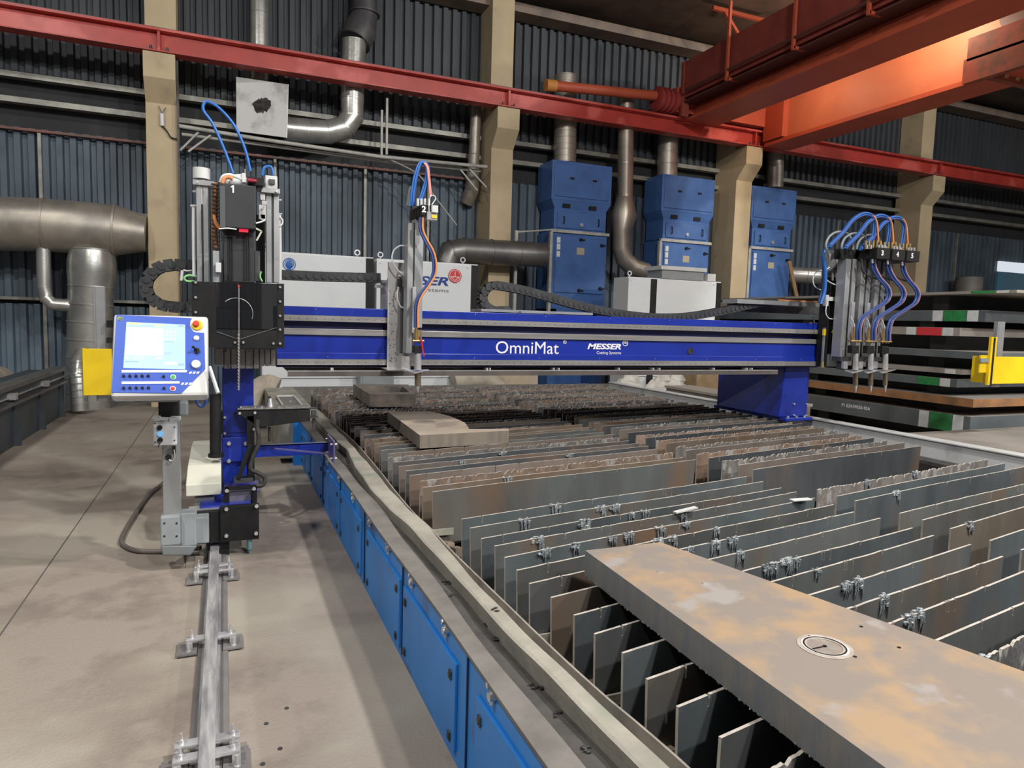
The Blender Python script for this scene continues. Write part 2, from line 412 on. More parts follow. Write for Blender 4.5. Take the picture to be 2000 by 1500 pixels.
pl = [Vector((v.x, 13.4-(v.x-c[0].x)/(c[3].x-c[0].x)*.2-.006, v.z)) for v in vs]
m.prism(pl, (0, .004, 0))
o = m.build('soot_burn', mat('soot', (.02, .018, .016), (.10, .10, .09), 7, .9), t); o.matrix_parent_inverse = Matrix.Translation(-t.location)
duct('ventilation_duct', 'galvanised duct with elbow bending up beside the burnt plate',
     [P(560, 252, 13.5), P(600, 256, 13.5), P(640, 258, 13.5), P(672, 250, 13.5), P(688, 228, 13.5), P(688, 195, 13.5), P(690, 150, 13.5), P(692, 82, 13.5)], .215, seams=.5)
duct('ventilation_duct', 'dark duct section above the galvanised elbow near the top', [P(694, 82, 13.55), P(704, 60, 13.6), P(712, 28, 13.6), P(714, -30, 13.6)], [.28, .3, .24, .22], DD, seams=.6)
duct('ventilation_duct', 'slim vertical duct left of the second concrete column', [P(930, 205, 13.7), P(926, 300, 13.7), P(922, 370, 13.85), P(912, 395, 14.02)], [.11, .11, .15, .15], dust, seams=.5)
duct('ventilation_duct', 'vertical duct rising from the top of the left blue filter cabinet', [P(1103, 318, 13.65), P(1105, 150, 13.65)], .24, dust, seams=.12)
duct('ventilation_duct', 'vertical duct rising from the top of the middle blue filter cabinet', [P(1303, 345, 13.65), P(1306, 180, 13.65)], .23, dust, seams=.25)
duct('ventilation_duct', 'vertical duct rising from the top of the right blue filter cabinet', [P(1513, 366, 13.7), P(1515, 300, 13.7)], .2, dust, seams=.25)
duct('ventilation_duct', 'wide duct with a bulging reducer and elbow between two blue filter cabinets',
     [P(1223, 190, 13.3), P(1221, 384, 13.3), P(1220, 388, 13.3), P(1219, 420, 13.3), P(1214, 452, 13.3), P(1214, 484, 13.3), P(1219, 506, 13.3), P(1234, 522, 13.3), P(1262, 531, 13.3)],
     [.17, .17, .18, .29, .20, .20, .20, .2, .2], mat('warm_duct', (.42, .37, .31), (.30, .27, .23), 2, .4, .7), seams=.6)
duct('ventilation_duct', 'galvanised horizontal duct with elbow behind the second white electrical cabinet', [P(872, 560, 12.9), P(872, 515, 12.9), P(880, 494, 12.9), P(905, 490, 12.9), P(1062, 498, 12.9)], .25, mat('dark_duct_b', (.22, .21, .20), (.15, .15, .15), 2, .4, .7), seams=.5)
duct('ventilation_duct', 'horizontal galvanised duct right of the right blue filter cabinet', [P(1540, 536, 13.6), P(1608, 540, 13.2), P(1660, 545, 13.2)], .2, GALV, seams=.35)
duct('ventilation_duct', 'fat horizontal duct crossing the wall left of the first column', [P(-150, 432, 13.3), P(90, 440, 13.3), P(225, 450, 13.3), P(285, 457, 13.3)], [.42, .42, .42, .3], dust, seams=.8, n=32)
duct('ventilation_duct', 'large upright galvanised duct cylinder below the fat horizontal duct', [P(180, 488, 13.3), P(180, 512, 13.3), P(180, 535, 13.3), P(178, 560, 13.3), P(172, 800, 13.3)], [.33, .36, .36, .33, .33], GALV, seams=.28, n=32)
duct('ventilation_duct', 'thin elbow pipe linking the fat duct to the upright cylinder', [P(84, 468, 13.2), P(86, 560, 13.2), P(90, 582, 13.2), P(103, 594, 13.2), P(146, 598, 13.2)], .10, GALV, seams=.5)
duct('ventilation_duct', 'silvery flexible duct bend on the floor beside the long dark bed', [P(162, 690, 12.9), P(155, 712, 12.7), P(152, 735, 12.6), P(156, 800, 12.6)], .12, GALV, seams=.1)
# pipe rack
t = thing('pipe_rack', 'pair of pale pipes on brackets crossing the wall below the red beam', 'pipe rack', tuple(P(352, 248, 13.2)))
inv = Matrix.Translation(-t.location)
def tp(m, name, mm, par=t, iv=inv):
    o = m.build(name, mm, par); o.matrix_parent_inverse = iv; return o
pale = mat('pale_paint_pipe', (.50, .50, .46), (.34, .34, .32), 4, .5)
tp(MB().tube([P(350, 246, 13.15), P(510, 272, 13.15), P(742, 306, 13.15), P(951, 326, 13.15)], .035, 8), 'pipe', pale)
tp(MB().tube([P(355, 262, 13.3), P(510, 282, 13.3), P(742, 314, 13.3), P(938, 334, 13.3)], .03, 8), 'pipe', pale)
for s in (((352, 294), (388, 258)), ((368, 296), (412, 264)), ((900, 332), (932, 372)), ((915, 328), (950, 366))): tp(MB().bar(P(*s[0], 13.25), P(*s[1], 13.2), .03), 'bracket', pale)
for s in (((746, 215), (745, 310)), ((756, 192), (755, 302))): tp(MB().bar(P(*s[0], 13.25), P(*s[1], 13.25), .04), 'hanger', pale)
tag(hose([(762, 312), (800, 330), (822, 346), (850, 385), (892, 440)], 12.9, .014, 6, Ys=[13.2, 13.0, 12.9, 12.9, 12.9]).build('hanging_rod', pale), 'thin bent pale rod hanging diagonally behind torch two', 'rod')
# sensor on first column, and hose hook
t = thing('wall_sensor', 'small white antenna sensor with cable on the first column', 'sensor', tuple(P(316, 240, 13.28)))
iv = Matrix.Translation(-t.location)
tp(MB().cyl(P(316, 222, 13.26), P(317, 246, 13.26), .035, 10), 'body', WHITE, t, iv)
tp(hose([(317, 246), (326, 256), (334, 268), (348, 272)], 13.26, .012), 'cable', MBLACK, t, iv)
tp(MB().bar(P(316, 222, 13.26), P(310, 207, 13.26), .012).bar(P(317, 222, 13.26), P(324, 210, 13.26), .012), 'antenna', DSTEEL, t, iv)
tag(MB().box(-.69, -.66, 13.2, 13.26, .3, 6.1).build('conduit', DSTEEL), 'dark vertical conduit down the right edge of the first column', 'conduit')

# ------------------------------------------------------------------ blue filter cabinets
fb = mat('filter_cabinet_blue', (.065, .16, .42), (.05, .12, .33), 2.5, .45)
fb2 = mat('filter_cabinet_seam', (.03, .08, .22), rough=.5)
def filter_unit(x0, x1, label):
    t = thing('filter_cabinet', label, 'filter cabinet', ((x0+x1)/2, 13.3, 0), 'blue filter cabinets against the back wall')
    W = (x1-x0)/2; D = .72
    def part(m, n, mm=fb, bev=.008, par=None): return m.build(n, mm, par or t, bev)
    part(MB().box(-W, W, 0, D, 4.24, 5.05), 'hood')
    part(MB().box(-W+.06, W-.06, -.02, 0, 4.31, 4.98), 'hood_panel')
    for x in (-.36*W, .4*W): part(MB().box(x-.05, x+.05, -.03, -.018, 4.68, 4.72), 'slot_handle', BLACK, 0)
    m = MB(); m.hexa([(-W+.1, .04, 4.06), (W-.1, .04, 4.06), (W-.1, D, 4.06), (-W+.1, D, 4.06), (-W, 0, 4.24), (W, 0, 4.24), (W, D, 4.24), (-W, D, 4.24)]); part(m, 'neck', bev=0)
    for x in (-.5*W, .38*W): part(MB().box(x-.09, x+.09, .0, .05, 4.09, 4.17), 'fork_opening', BLACK, 0)
    part(MB().box(-W+.09, W-.09, .03, D, 3.62, 4.06), 'middle_box')
    dr = part(MB().box(-W+.16, W-.16, .0, .03, 3.66, 4.0), 'middle_door')
    for x in (-W+.3, W-.3): part(MB().tube([(x, 0, 3.9), (x, -.04, 3.88), (x, -.04, 3.76), (x, 0, 3.74)], .012, 6), 'handle', BLACK, 0, dr)
    part(MB().cyl((0, .0, 3.75), (0, -.04, 3.75), .04, 12), 'lock', STEEL, 0, dr)
    part(MB().box(-W+.05, W-.05, .03, D, 1.95, 3.60), 'lower_box')
    part(MB().box(-W+.02, W-.02, -.02, .06, 3.56, 3.62), 'shelf_edge', pale, 0)
    part(MB().box(-W-.01, -W+.05, -.02, .06, 1.2, 3.56), 'side_post', pale, 0)
    d2 = part(MB().box(-W+.13, W-.1, .0, .03, 2.3, 3.5), 'lower_door')
    for (x, z) in ((0, 3.44), (W-.2, 3.35), (0, 2.36), (W-.2, 2.42)):
        part(MB().cyl((x, 0, z), (x, -.04, z), .035, 10).box(x, x+.1, -.045, -.03, z-.012, z+.012), 'latch', BLACK, 0, d2)
    part(MB().box(-.08, .1, -.008, 0, 3.12, 3.27), 'rating_plate', mat('plate_beige', (.42, .38, .28), rough=.5), 0, d2)
    for z in (3.34, 3.2, 3.05): part(MB().box(-W+.16, -W+.24, -.006, 0, z, z+.12), 'label_sticker', WHITE, 0, d2)
    m = MB().box(-W+.05, -W+.22, .03, D, 0, 1.95).box(W-.22, W-.05, .03, D, 0, 1.95).box(-W+.05, W-.05, .03, D, 1.85, 1.95).box(-W+.05, W-.05, D-.05, D, 0, 1.9)
    part(m, 'base_frame')
    return t
filter_unit(6.38, 7.82, 'blue filter cabinet right of the second column, leftmost of the three')
filter_unit(9.13, 10.58, 'blue filter cabinet left of the third column, the middle one')
filter_unit(11.69, 13.08, 'blue filter cabinet right of the third column, partly hidden by it')
m = MB()
for (x0, x1) in ((5.5, 5.56),): m.box(x0, x1, 13.1, 13.16, 0, 3.5)
m.bar((5.53, 13.13, 3.47), (6.4, 13.3, 3.6), .03)
tag(m.build('guard_rail', pale), 'thin pale pipe frame between the second column and the left filter cabinet', 'frame')
tag(MB().bar(P(1541, 510, 13.0), P(1541, 510, 13.0)+(P(1556, 580, 13.0)-P(1541, 510, 13.0))*5.05, .09, .04).build('wooden_post', mat('plain_wood', (.32, .20, .10), (.26, .16, .08), 6, .7)), 'narrow brown board leaning beside the right filter cabinet', 'board')

# ------------------------------------------------------------------ white electrical cabinets behind the table
def cabinet(x0, x1, z1, Y, label, D=.5, seam=None):
    t = thing('electrical_cabinet', label, 'electrical cabinet', (x0, Y, 0), 'white electrical cabinets behind the cutting table')
    W = x1-x0
    MB().box(0, W, .02, D, .35, z1).build('body', WHITE, t, .008)
    MB().box(.0, W-.13, -.005, .02, .65, z1-.03).build('door', WHITE, t, .004)
    MB().box(W-.12, W-.0, -.002, .02, .5, z1-.02).build('black_edge', BLACK, t)
    MB().box(.05, W-.05, .05, D-.05, 0, .35).build('plinth', MGREY, t)
    for x in (.08, W-.25):
        m = MB(); m.ring((x, .1, z1+.07), .03, .05, .02, 16); m.cyl((x, .11, z1-.01), (x, .11, z1+.03), .015, 8); m.build('lifting_eye', STEEL, t)
    for x in (.06, W-.2): MB().cyl((x, -.006, z1-.07), (x, -.012, z1-.07), .015, 8).build('screw', STEEL, t)
    return t
EY = 11.4
c1 = cabinet(.55, 2.28, 2.63, EY, 'white electrical cabinet left of torch two, with a blue ear-protection sign')
c2 = cabinet(2.33, 4.10, 2.62, EY, 'white electrical cabinet behind torch two with blue lettering and red emblem')
c3 = cabinet(7.16, 9.37, 2.57, EY, 'white electrical cabinet in front of the middle blue filter cabinet with a cooler on top', D=.55)
MB().box(.50, .64, -.012, 0, .5, 2.55).build('black_edge', BLACK, c3)
m = MB(); m.box(.75, 1.75, .0, .5, 2.57, 2.74); m.build('cooler', mat('cooler_grey', (.24, .26, .27), (.3, .3, .3), 30, .5), c3)
MB().box(.70, 1.80, -.04, .55, 2.74, 2.82).build('cooler_lid', LGREY, c3, .01)
MB().box(1.85, 2.05, .0, .25, 2.57, 2.72).build('socket_box', LGREY, c3)
# lettering and signs
LB = mat('logo_blue', (.01, .04, .25), rough=.5); LR = mat('logo_red', (.62, .03, .03), rough=.5); LG = mat('logo_grey', (.14, .14, .15), rough=.5)
q = P(753, 553, EY); q2 = P(876, 541, EY)
inv_c2 = Matrix.Translation(-c2.location)
for args in (('MESSER', q.x, q.z, EY-.008, q2.x-q.x, q2.z-q.z-.005, LB, 0.25, .03), ('Cutting Systems', P(760, 571, EY).x, P(815, 571, EY).z, EY-.008, P(876, 571, EY).x-P(760, 571, EY).x, .085, LG, 0, 0)):
    o = text(*args[:7], c2, 'lettering', args[7], args[8]); o.matrix_parent_inverse = inv_c2
c = P(888, 539, EY); m = MB().use(LR); y = EY-.02
m.ring((c.x, y, c.z), .0, .118, .004, 32); m.use(WHITE)
m.box(c.x-.005, c.x+.005, y-.003, y, c.z-.02, c.z+.08); m.box(c.x-.08, c.x+.08, y-.003, y, c.z-.024, c.z-.012)
m.bar((c.x-.075, y-.001, c.z-.02), (c.x, y-.001, c.z-.08), .003, .008).bar((c.x+.075, y-.001, c.z-.02), (c.x, y-.001, c.z-.08), .003, .008)
m.ring((c.x, y-.003, c.z), .093, .101, .003, 32); m.mats[0] = LR; o = m.build('emblem', None, c2); o.matrix_parent_inverse = inv_c2
c = P(565, 516, EY); m = MB(); y = EY-.012; inv_c1 = Matrix.Translation(-c1.location)
m.ring((c.x, y, c.z), .085, .098, .006, 28); m.ball((c.x, y, c.z-.005), .060, 12, (.85, .1, 1.05)); m.box(c.x-.03, c.x+.03, y-.002, y+.004, c.z-.085, c.z-.05)
m.ring((c.x, y, c.z+.005), .06, .072, .006, 24)
o = m.build('safety_sign', mat('sign_blue', (.01, .11, .42), rough=.5), c1); o.matrix_parent_inverse = inv_c1
# light blue cabinet bases and clutter seen under the gantry beam
lb = mat('pale_blue_sheet', (.42, .56, .62), (.36, .48, .54), 2, .5)
t = thing('grey_junction_cabinet', 'low grey metal box between the two white cabinets behind the table', 'box', (2.02, 11.1, 0))
MB().box(0, .55, 0, .25, 0, .92).build('body', MGREY, t, .01); MB().box(.04, .51, -.01, 0, .05, .88).build('door', MGREY, t)
fl = mat('beige_flex_duct', (.45, .40, .32), (.34, .30, .25), 5, .7)
def flex(name, label, pts, r, n=18):
    p = cr(pts, 8); R = [r*(1+.07*(i % 2)) for i in range(len(p))]
    return tag(MB().tube(p, R, n).build(name, fl), label, 'duct')
flex('flexible_duct', 'beige ribbed flexible duct on the floor behind the far slats', [(3.62, 11.19, .60), (3.95, 11.19, .64), (4.3, 11.2, .60), (4.6, 11.22, .3), (4.65, 11.22, .17)], .17)
flex('flexible_duct', 'beige ribbed flexible duct bend at the far left end of the table', [(.75, 10.95, .55), (.60, 10.98, .6), (.42, 10.8, .5), (.35, 10.5, .2), (.35, 10.4, .12)], .14)
t = thing('floor_box', 'pale wooden box beside the flexible duct behind the table', 'box', (4.55, 11.7, 0)); MB().box(0, .9, 0, .3, 0, .75).build('body', mat('plywood', (.50, .42, .30), (.42, .35, .25), 3, .7), t)
MB().box(-.02, .92, -.02, .32, .75, .78).build('lid', mat('plywood', (.5, .42, .3)), t)
t = thing('storage_bench', 'long grey-brown concrete plinth along the far right side of the table', 'plinth', (7.5, 7.6, 0))
MB().box(0, .5, 0, 2.9, 0, .52).build('body', mat('plinth_concrete', (.30, .27, .23), (.22, .20, .18), 2, .8), t); MB().box(-.04, .54, 0, 2.9, .52, .56).build('cap', mat('plinth_cap', (.40, .37, .33), rough=.8), t)
wb = mat('white_sack', (.68, .67, .62), (.52, .5, .46), 5, .8, bump=.6)
for (px_, label) in ((1225, 'crumpled white sack left of the upright white sacks under the beam'), (1285, 'upright white sack with a blue seam under the beam'), (1312, 'white sack next to the yellow board under the beam')):
    c = P(px_, 752, 11.1)
    m = MB().ball((0, 0, .3), .3, 12, (1.15, .6, 1.1), .12); m.ball((.1, 0, .58), .16, 9, (1.2, .7, .8), .2)
    tag(m.build('sack', wb, loc=(c.x, 11.1, .02)), label, 'sack')
c = P(1385, 775, 10.8); t = thing('timber_crate', 'brown timber crate standing right of the white sacks', 'crate', (c.x, 10.7, 0))
MB().box(-.4, .7, 0, .5, .35, .8).build('body', mat('crate_wood', (.34, .24, .13), (.25, .18, .1), 5, .8), t); MB().box(-.4, -.25, 0, .5, 0, .35).build('foot', mat('crate_wood', (.34, .24, .13)), t); MB().box(.5, .65, 0, .5, 0, .35).build('foot', mat('crate_wood', (.34, .24, .13)), t)

# ------------------------------------------------------------------ long dark rail bed at far left
t = thing('rail_bed', 'long dark steel bed with a machined rail on top along the left side', 'rail bed', (-2.28, 6, 0))
bd = mat('bed_dark_blue_grey', (.060, .075, .088), (.04, .05, .06), 3, .5); bt = mat('bed_top_steel', (.20, .20, .20), (.13, .13, .13), 5, .4, .5)
MB().box(-.55, -.04, -6, 6.6, 0, .52).build('side_plate', bd, t)
for y in [-5+1.25*i for i in range(10)]:
    m = MB().prism([(-.04, y, 0), (.03, y, 0), (.03, y, .06), (-.02, y, .5), (-.04, y, .5)], (0, .05, 0)); m.build('rib', bd, t)
MB().box(-.6, .05, -6, 6.6, .52, .555).build('lower_flange', bt, t)
MB().box(-.5, -.03, -6, 6.6, .555, .70).build('rail_body', bd, t)
MB().box(-.16, .03, -6, 6.6, .70, .76).build('rail_head', bt, t, .008)
MB().box(-.03, .0, -6, 6.6, .60, .615).build('scale_strip', STEEL, t)
for y in (1.2, 3.5, 5.1): MB().box(-.03, .05, y, y+.12, .58, .66).build('rail_clamp', STEEL, t)
flex('flexible_duct', 'grey wrapped duct lying behind the dark rail bed', [(-3.4, 5, .52), (-3.35, 9, .58), (-3.35, 12.2, .5), (-3.35, 13.2, .4)], .3)
# ================================================================== CUTTING TABLE
tb = mat('table_blue_paint', (.025, .25, .72), (.03, .19, .52), 2.5, .42, 0, .1, lo=.42, hi=.75, c3=(.05, .08, .12), s3=2.2, lo3=.60, hi3=.74, stretch=(1, 1, .6))
ledge_m = mat('dusty_ledge', (.19, .178, .162), (.135, .127, .116), 5, .65, 0, .2)
chan_m = mat('sooty_channel', (.085, .078, .072), (.055, .052, .05), 8, .8, 0, .4)
lip_m = mat('dust_coated_lip', (.36, .335, .285), (.27, .255, .215), 4, .7, 0, .3, c3=(.20, .23, .18), s3=3, lo3=.52, hi3=.7)
pit_m = mat('slag_bed', (.035, .033, .032), (.012, .012, .012), 9, .9, 0, 1)
brown_m = mat('burnt_support', (.24, .18, .135), (.12, .10, .085), 7, .75, 0, .4)
wht_m = mat('white_table_wall', (.66, .68, .68), (.58, .60, .60), 2, .45, c3=(.42, .43, .42), s3=4, lo3=.58, hi3=.7)
T = thing('cutting_table', 'long blue-sided cutting table carrying rows of steel slats', 'cutting table', (3.6, 5, 0))
TI = Matrix.Translation(-T.location)
def tp3(m, name, mm, bev=0, par=None):
    o = m.build(name, mm, par or T, bev)
    if not par: o.matrix_parent_inverse = TI
    return o
tp3(MB().box(.785, .82, -.5, 7.8, .0, .5).box(.70, .82, 7.8, 10.9, 0, .5), 'side_wall', tb)
for i, (a, b) in enumerate(((-.2, .75), (.98, 1.06+0.98), (2.295, 3.09), (3.17, 4.0), (4.2, 5.0), (5.08, 5.9), (6.0, 6.8), (6.9, 7.7))):
    if i == 1: a, b = 1.20, 2.075
    d = tp3(MB().box(.772, .786, a, b, .05, .392), 'access_door', tb, .004)
    for y in (a+.05, b-.05):
        for z in (.09, .33):
            o = MB().cyl((.775, y, z), (.762, y, z), .010, 8).box(.765, .773, y-.014, y+.014, z-.016, z+.016).build('latch', DSTEEL, d)
m = MB()
for y in (.95, 2.18, 3.13, 4.10, 5.04, 5.95, 6.85): m.box(.778, .786, y, y+.008, .03, .5)
tp3(m, 'panel_seam', mat('seam_dark_blue', (.01, .03, .09), rough=.6))
for y in (1.45, 1.964, 2.46, 2.976, 3.455, 3.947, 4.5, 5.1, 5.7, 6.3):
    m = MB().cyl((.785, y, .485), (.768, y, .485), .011, 8).cyl((.785, y-.035, .465), (.762, y-.035, .465), .015, 10).cyl((.775, y-.035, .44), (.775, y-.035, .485), .009, 8)
    tp3(m, 'clamp_bolt', STEEL)
# ledge with a wavering inner edge
m = MB(); n = 60; vs = []; fs = []
for i in range(n+1):
    y = -.5+i*(8.3/n); xo = .770+.004*math.sin(y*3.1); xi = .856+.010*math.sin(y*1.7+1)+.006*math.sin(y*5)
    vs += [(xo, y, .50), (xi, y, .502), (xo, y, .487), (xi, y, .487)]
for i in range(n):
    a = 4*i; fs += [(a, a+1, a+5, a+4), (a+2, a, a+4, a+6), (a+1, a+3, a+7, a+5)]
tp3(m.add(vs, fs), 'ledge', ledge_m)
tp3(MB().box(.82, 1.02, -.5, 10.9, .44, .468), 'channel', chan_m)
Lp = [(598, 797), (645, 850), (670, 872), (680, 880), (692, 910), (722, 952), (755, 988), (803, 1033), (834, 1067), (878, 1113), (914, 1150), (948, 1193), (998, 1247), (1041, 1290), (1111, 1363), (1181, 1430), (1250, 1500)]
Rp = [(612, 790), (660, 843), (692, 874), (722, 910), (758, 952), (803, 1000), (833, 1026), (878, 1080), (948, 1157), (1021, 1233), (1081, 1293), (1154, 1362), (1218, 1417), (1305, 1498)]
def lerp_tab(tab, y):
    tab = sorted(tab)
    if y <= tab[0][0]: return tab[0][1]
    for (a, xa), (b, xb) in zip(tab, tab[1:]):
        if y <= b: return xa+(xb-xa)*(y-a)/(b-a)
    return tab[-1][1]
tl = [(PZ(*q, .53).y, PZ(*q, .53).x) for q in Lp]; tr = [(PZ(*q, .53).y, PZ(*q, .53).x) for q in Rp]
m = MB(); vs = []; fs = []; n = 170
for i in range(n+1):
    y = .2+i*8.4/n
    a = sum(lerp_tab(tl, y+d) for d in (-.06, 0, .06))/3; b = max(a+.035, sum(lerp_tab(tr, y+d) for d in (-.06, 0, .06))/3)
    zz = .53+.004*math.sin(y*4.1)+.003*math.sin(y*11)
    vs += [(a, y, zz), (b, y, zz+.003), (b+.006, y, .44), (a+.004, y, .468), (a+.012, y, zz+.004)]
for i in range(n):
    a = 5*i; b = a+5
    fs += [(a+4, a+1, b+1, b+4), (a, a+4, b+4, b), (a+1, a+2, b+2, b+1), (a+3, a, b, b+3)]
tp3(m.add(vs, fs), 'bent_lip', lip_m)
m = MB(); vs = []; fs = []   # thin warped plate standing behind the lip
for i in range(81):
    y = .2+i*.1; x = lerp_tab(tr, y)+.035+.02*math.sin(y*1.3)
    vs += [(x, y, .525+.006*math.sin(y*3)), (x+.008, y, .525+.006*math.sin(y*3)), (x+.008, y, .36), (x, y, .36)]
for i in range(80):
    a = 4*i; b = a+4; fs += [(a, a+1, b+1, b), (a+1, a+2, b+2, b+1), (a+3, a, b, b+3)]
tp3(m.add(vs, fs), 'warped_strip', mat('dusty_strip', (.32, .29, .25), (.2, .18, .16), 6, .7))
tp3(MB().box(.84, 6.52, -.5, 10.9, .0, .06), 'slag_pan', pit_m)
tp3(MB().box(6.52, 6.56, -.5, 10.9, 0, .58), 'right_wall', wht_m)
tp3(MB().box(6.50, 6.66, -.5, 10.9, .58, .595), 'right_rim', wht_m, .003)
tp3(MB().box(.82, 6.6, 10.9, 10.95, 0, .56), 'end_wall', ledge_m)
tp3(MB().box(6.3, 6.5, -.5, 10.9, .38, .41), 'inner_shelf', chan_m)
for x in (1.22, 2.25, 3.22, 3.76, 4.7, 5.82):
    m = MB(); vs = []; fs = []; y = -.3; pr = []
    while y < 10.8:
        h_ = random.uniform(.31, .37); pr += [(y, .265), (y+.03, .265), (y+.04, h_), (y+.14, h_-.02)]; y += .157
    for (yy, zz) in pr: vs += [(x, yy, .06), (x+.045, yy, .06), (x, yy, zz), (x+.045, yy, zz)]
    for i in range(len(pr)-1):
        a = 4*i; b = a+4; fs += [(a, a+2, b+2, b), (a+1, b+1, b+3, a+3), (a+2, a+3, b+3, b+2)]
    e = 4*(len(pr)-1); fs += [(0, 1, 3, 2), (e, e+2, e+3, e+1)]
    tp3(m.add(vs, fs), 'slat_comb', brown_m)
for k in range(20): tp3(MB().box(1.02, 1.3, .45+k*.5, .46+k*.5, .33, .37), 'cross_bar', lip_m)
# extraction box at the far left end
m = MB().box(.55, .97, 7.9, 10.85, .06, .56); tp3(m, 'extraction_box', lip_m, .01)
m = MB(); m.box(.63, .86, 8.3, 9.5, .56, .575); tp3(m, 'box_recess', ledge_m)
m = MB().ring((.76, 8.9, .578), .0, .01, .01, 8, 'z'); m.box(.63, .645, 8.3, 9.5, .575, .595).box(.845, .86, 8.3, 9.5, .575, .595).box(.63, .86, 9.485, 9.5, .575, .595); tp3(m, 'recess_frame', LGREY)
# loose black slag flakes on the channel and ledge
sl_m = mat('black_slag', (.02, .02, .02), (.06, .06, .06), 20, .6)
for i, (px_, py_, z) in enumerate(((865, 1157, .47), (883, 1163, .47), (870, 1139, .47), (947, 1222, .47), (968, 1248, .47), (1048, 1342, .47), (1088, 1396, .47), (1150, 1465, .47), (968, 1192, .535))):
    q = PZ(px_, py_, z); m = MB()
    for _ in range(5): m.ball((random.uniform(-.014, .014), random.uniform(-.02, .02), .004), random.uniform(.003, .008), 5, (1.6, 1, .5), .4)
    tag(m.build('slag_flake', sl_m, loc=(q.x, q.y, z)), 'small black slag flakes dropped along the bent lip of the table', 'slag', 'black slag flakes on the table edge')

# ------------------------------------------------------------------ slats
slat_m = mat('slat_steel', (.150, .160, .160), (.095, .100, .102), 3, .5, .35, .15, stretch=(1, 1, .35), lo=.35, hi=.7,
             rnd=[(0, (.85, .88, .9)), (1, (1.12, 1.1, 1.08))],
             c3=(.20, .13, .085), s3=1.3, lo3=.56, hi3=.72)
slat_b = mat('burnt_slat_steel', (.175, .165, .155), (.10, .097, .095), 9, .7, .1, .6, stretch=(1, 1, .5), rnd=[(0, (.8, .8, .82)), (1, (1.15, 1.1, 1.08))],
             c3=(.30, .29, .27), s3=14, lo3=.55, hi3=.65)
slag_m = mat('silver_slag', (.42, .46, .48), (.16, .18, .19), 30, .45, .5, .6)
edge_m = mat('pale_cut_edge', (.52, .475, .42), (.38, .35, .31), 12, .7)  # paler tone for the top and end faces of the slats
def slat_mesh(L, style, top=0.0, seed=0, h=.335):
    rnd = random.Random(seed); t = .010
    xs = [0]; n = 24 if style in ('clean', 'notch') else 150
    xs = [L*i/n for i in range(n+1)]; zs = []
    notch = [rnd.uniform(.1, L-.1) for _ in range({'clean': 2, 'notch': 9, 'crust': 16, 'burnt': 22}[style])]
    z = top; fxs = []
    if style in ('clean', 'notch'):
        pts = [(x, top+.003*math.sin(x*3+seed)) for x in xs]
        for c in notch:
            dw = .004; dd = rnd.uniform(.015, .06 if style == 'notch' else .03)
            pts += [(c-dw, top), (c-dw+.001, top-dd), (c+dw-.001, top-dd), (c+dw, top)]
        pts.sort(); out = []
        for p in pts:
            if not out or p[0]-out[-1][0] > 5e-4: out.append(p)
        pts = out
    else:
        amp = .006 if style == 'crust' else .012
        pts = []; cur = 0
        for x in xs:
            if rnd.random() < .25: cur = rnd.uniform(-amp, amp*.3)
            dip = 0
            for c in notch:
                if abs(x-c) < .007: dip = rnd.uniform(.01, .035)
            pts.append((x, top+cur-dip+rnd.uniform(-.003, .003)))
    m = MB(); vs = []; fs = []; zb = -h
    sk = .012 if rnd.random() < .5 else -.004
    for i, (x, z) in enumerate(pts):
        xb = x
        if i == 0: xb = x+sk
        if i == len(pts)-1: xb = x-.02
        vs += [(xb, 0, zb), (xb, t, zb), (x, 0, z), (x, t, z)]
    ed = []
    for i in range(len(pts)-1):
        a = 4*i; b = a+4
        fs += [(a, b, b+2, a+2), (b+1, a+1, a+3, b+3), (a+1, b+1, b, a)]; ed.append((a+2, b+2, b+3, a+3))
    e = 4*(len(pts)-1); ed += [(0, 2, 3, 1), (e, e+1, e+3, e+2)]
    m.use(slat_m if style in ('clean', 'notch') else slat_b).add(vs, fs)
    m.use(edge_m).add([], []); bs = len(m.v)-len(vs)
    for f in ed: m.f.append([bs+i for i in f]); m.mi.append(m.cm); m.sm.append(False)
    return m
protos = {}
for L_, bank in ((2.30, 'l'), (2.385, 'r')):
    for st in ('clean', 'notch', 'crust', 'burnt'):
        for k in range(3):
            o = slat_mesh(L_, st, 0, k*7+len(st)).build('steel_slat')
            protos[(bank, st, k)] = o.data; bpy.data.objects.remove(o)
def slag_mesh(seed):
    rnd = random.Random(seed); random.seed(seed); m = MB()
    for _ in range(16):
        x = rnd.uniform(-.035, .035); m.ball((x, rnd.uniform(-.008, .016), rnd.uniform(-.025, .008)), rnd.uniform(.005, .011), 6, (1.3, .9, 1), .35)
    for _ in range(6):
        x = rnd.uniform(-.03, .03); l = rnd.uniform(.03, .085)
        m.tube([(x, -.004, 0), (x+rnd.uniform(-.004, .004), -.008, -l*.5), (x+rnd.uniform(-.006, .006), -.004, -l)], [.006, .005, .001], 6)
    o = m.build('slag', slag_m); d = o.data; bpy.data.objects.remove(o); return d
slags = [slag_mesh(s) for s in range(6)]
random.seed(11)
ORD = 'first second third fourth fifth sixth seventh eighth ninth tenth eleventh twelfth thirteenth fourteenth fifteenth sixteenth seventeenth eighteenth nineteenth twentieth twenty-first twenty-second twenty-third twenty-fourth'.split()
ANG = math.radians(10); SZ = .60
rows = []
TB, TG, TD, TN, TP = (.95, 1.04, 1.10), (1.05, 1.05, 1.03), (.62, .64, .70), (1.45, 1.08, .82), (1.6, 1.25, 1.08)
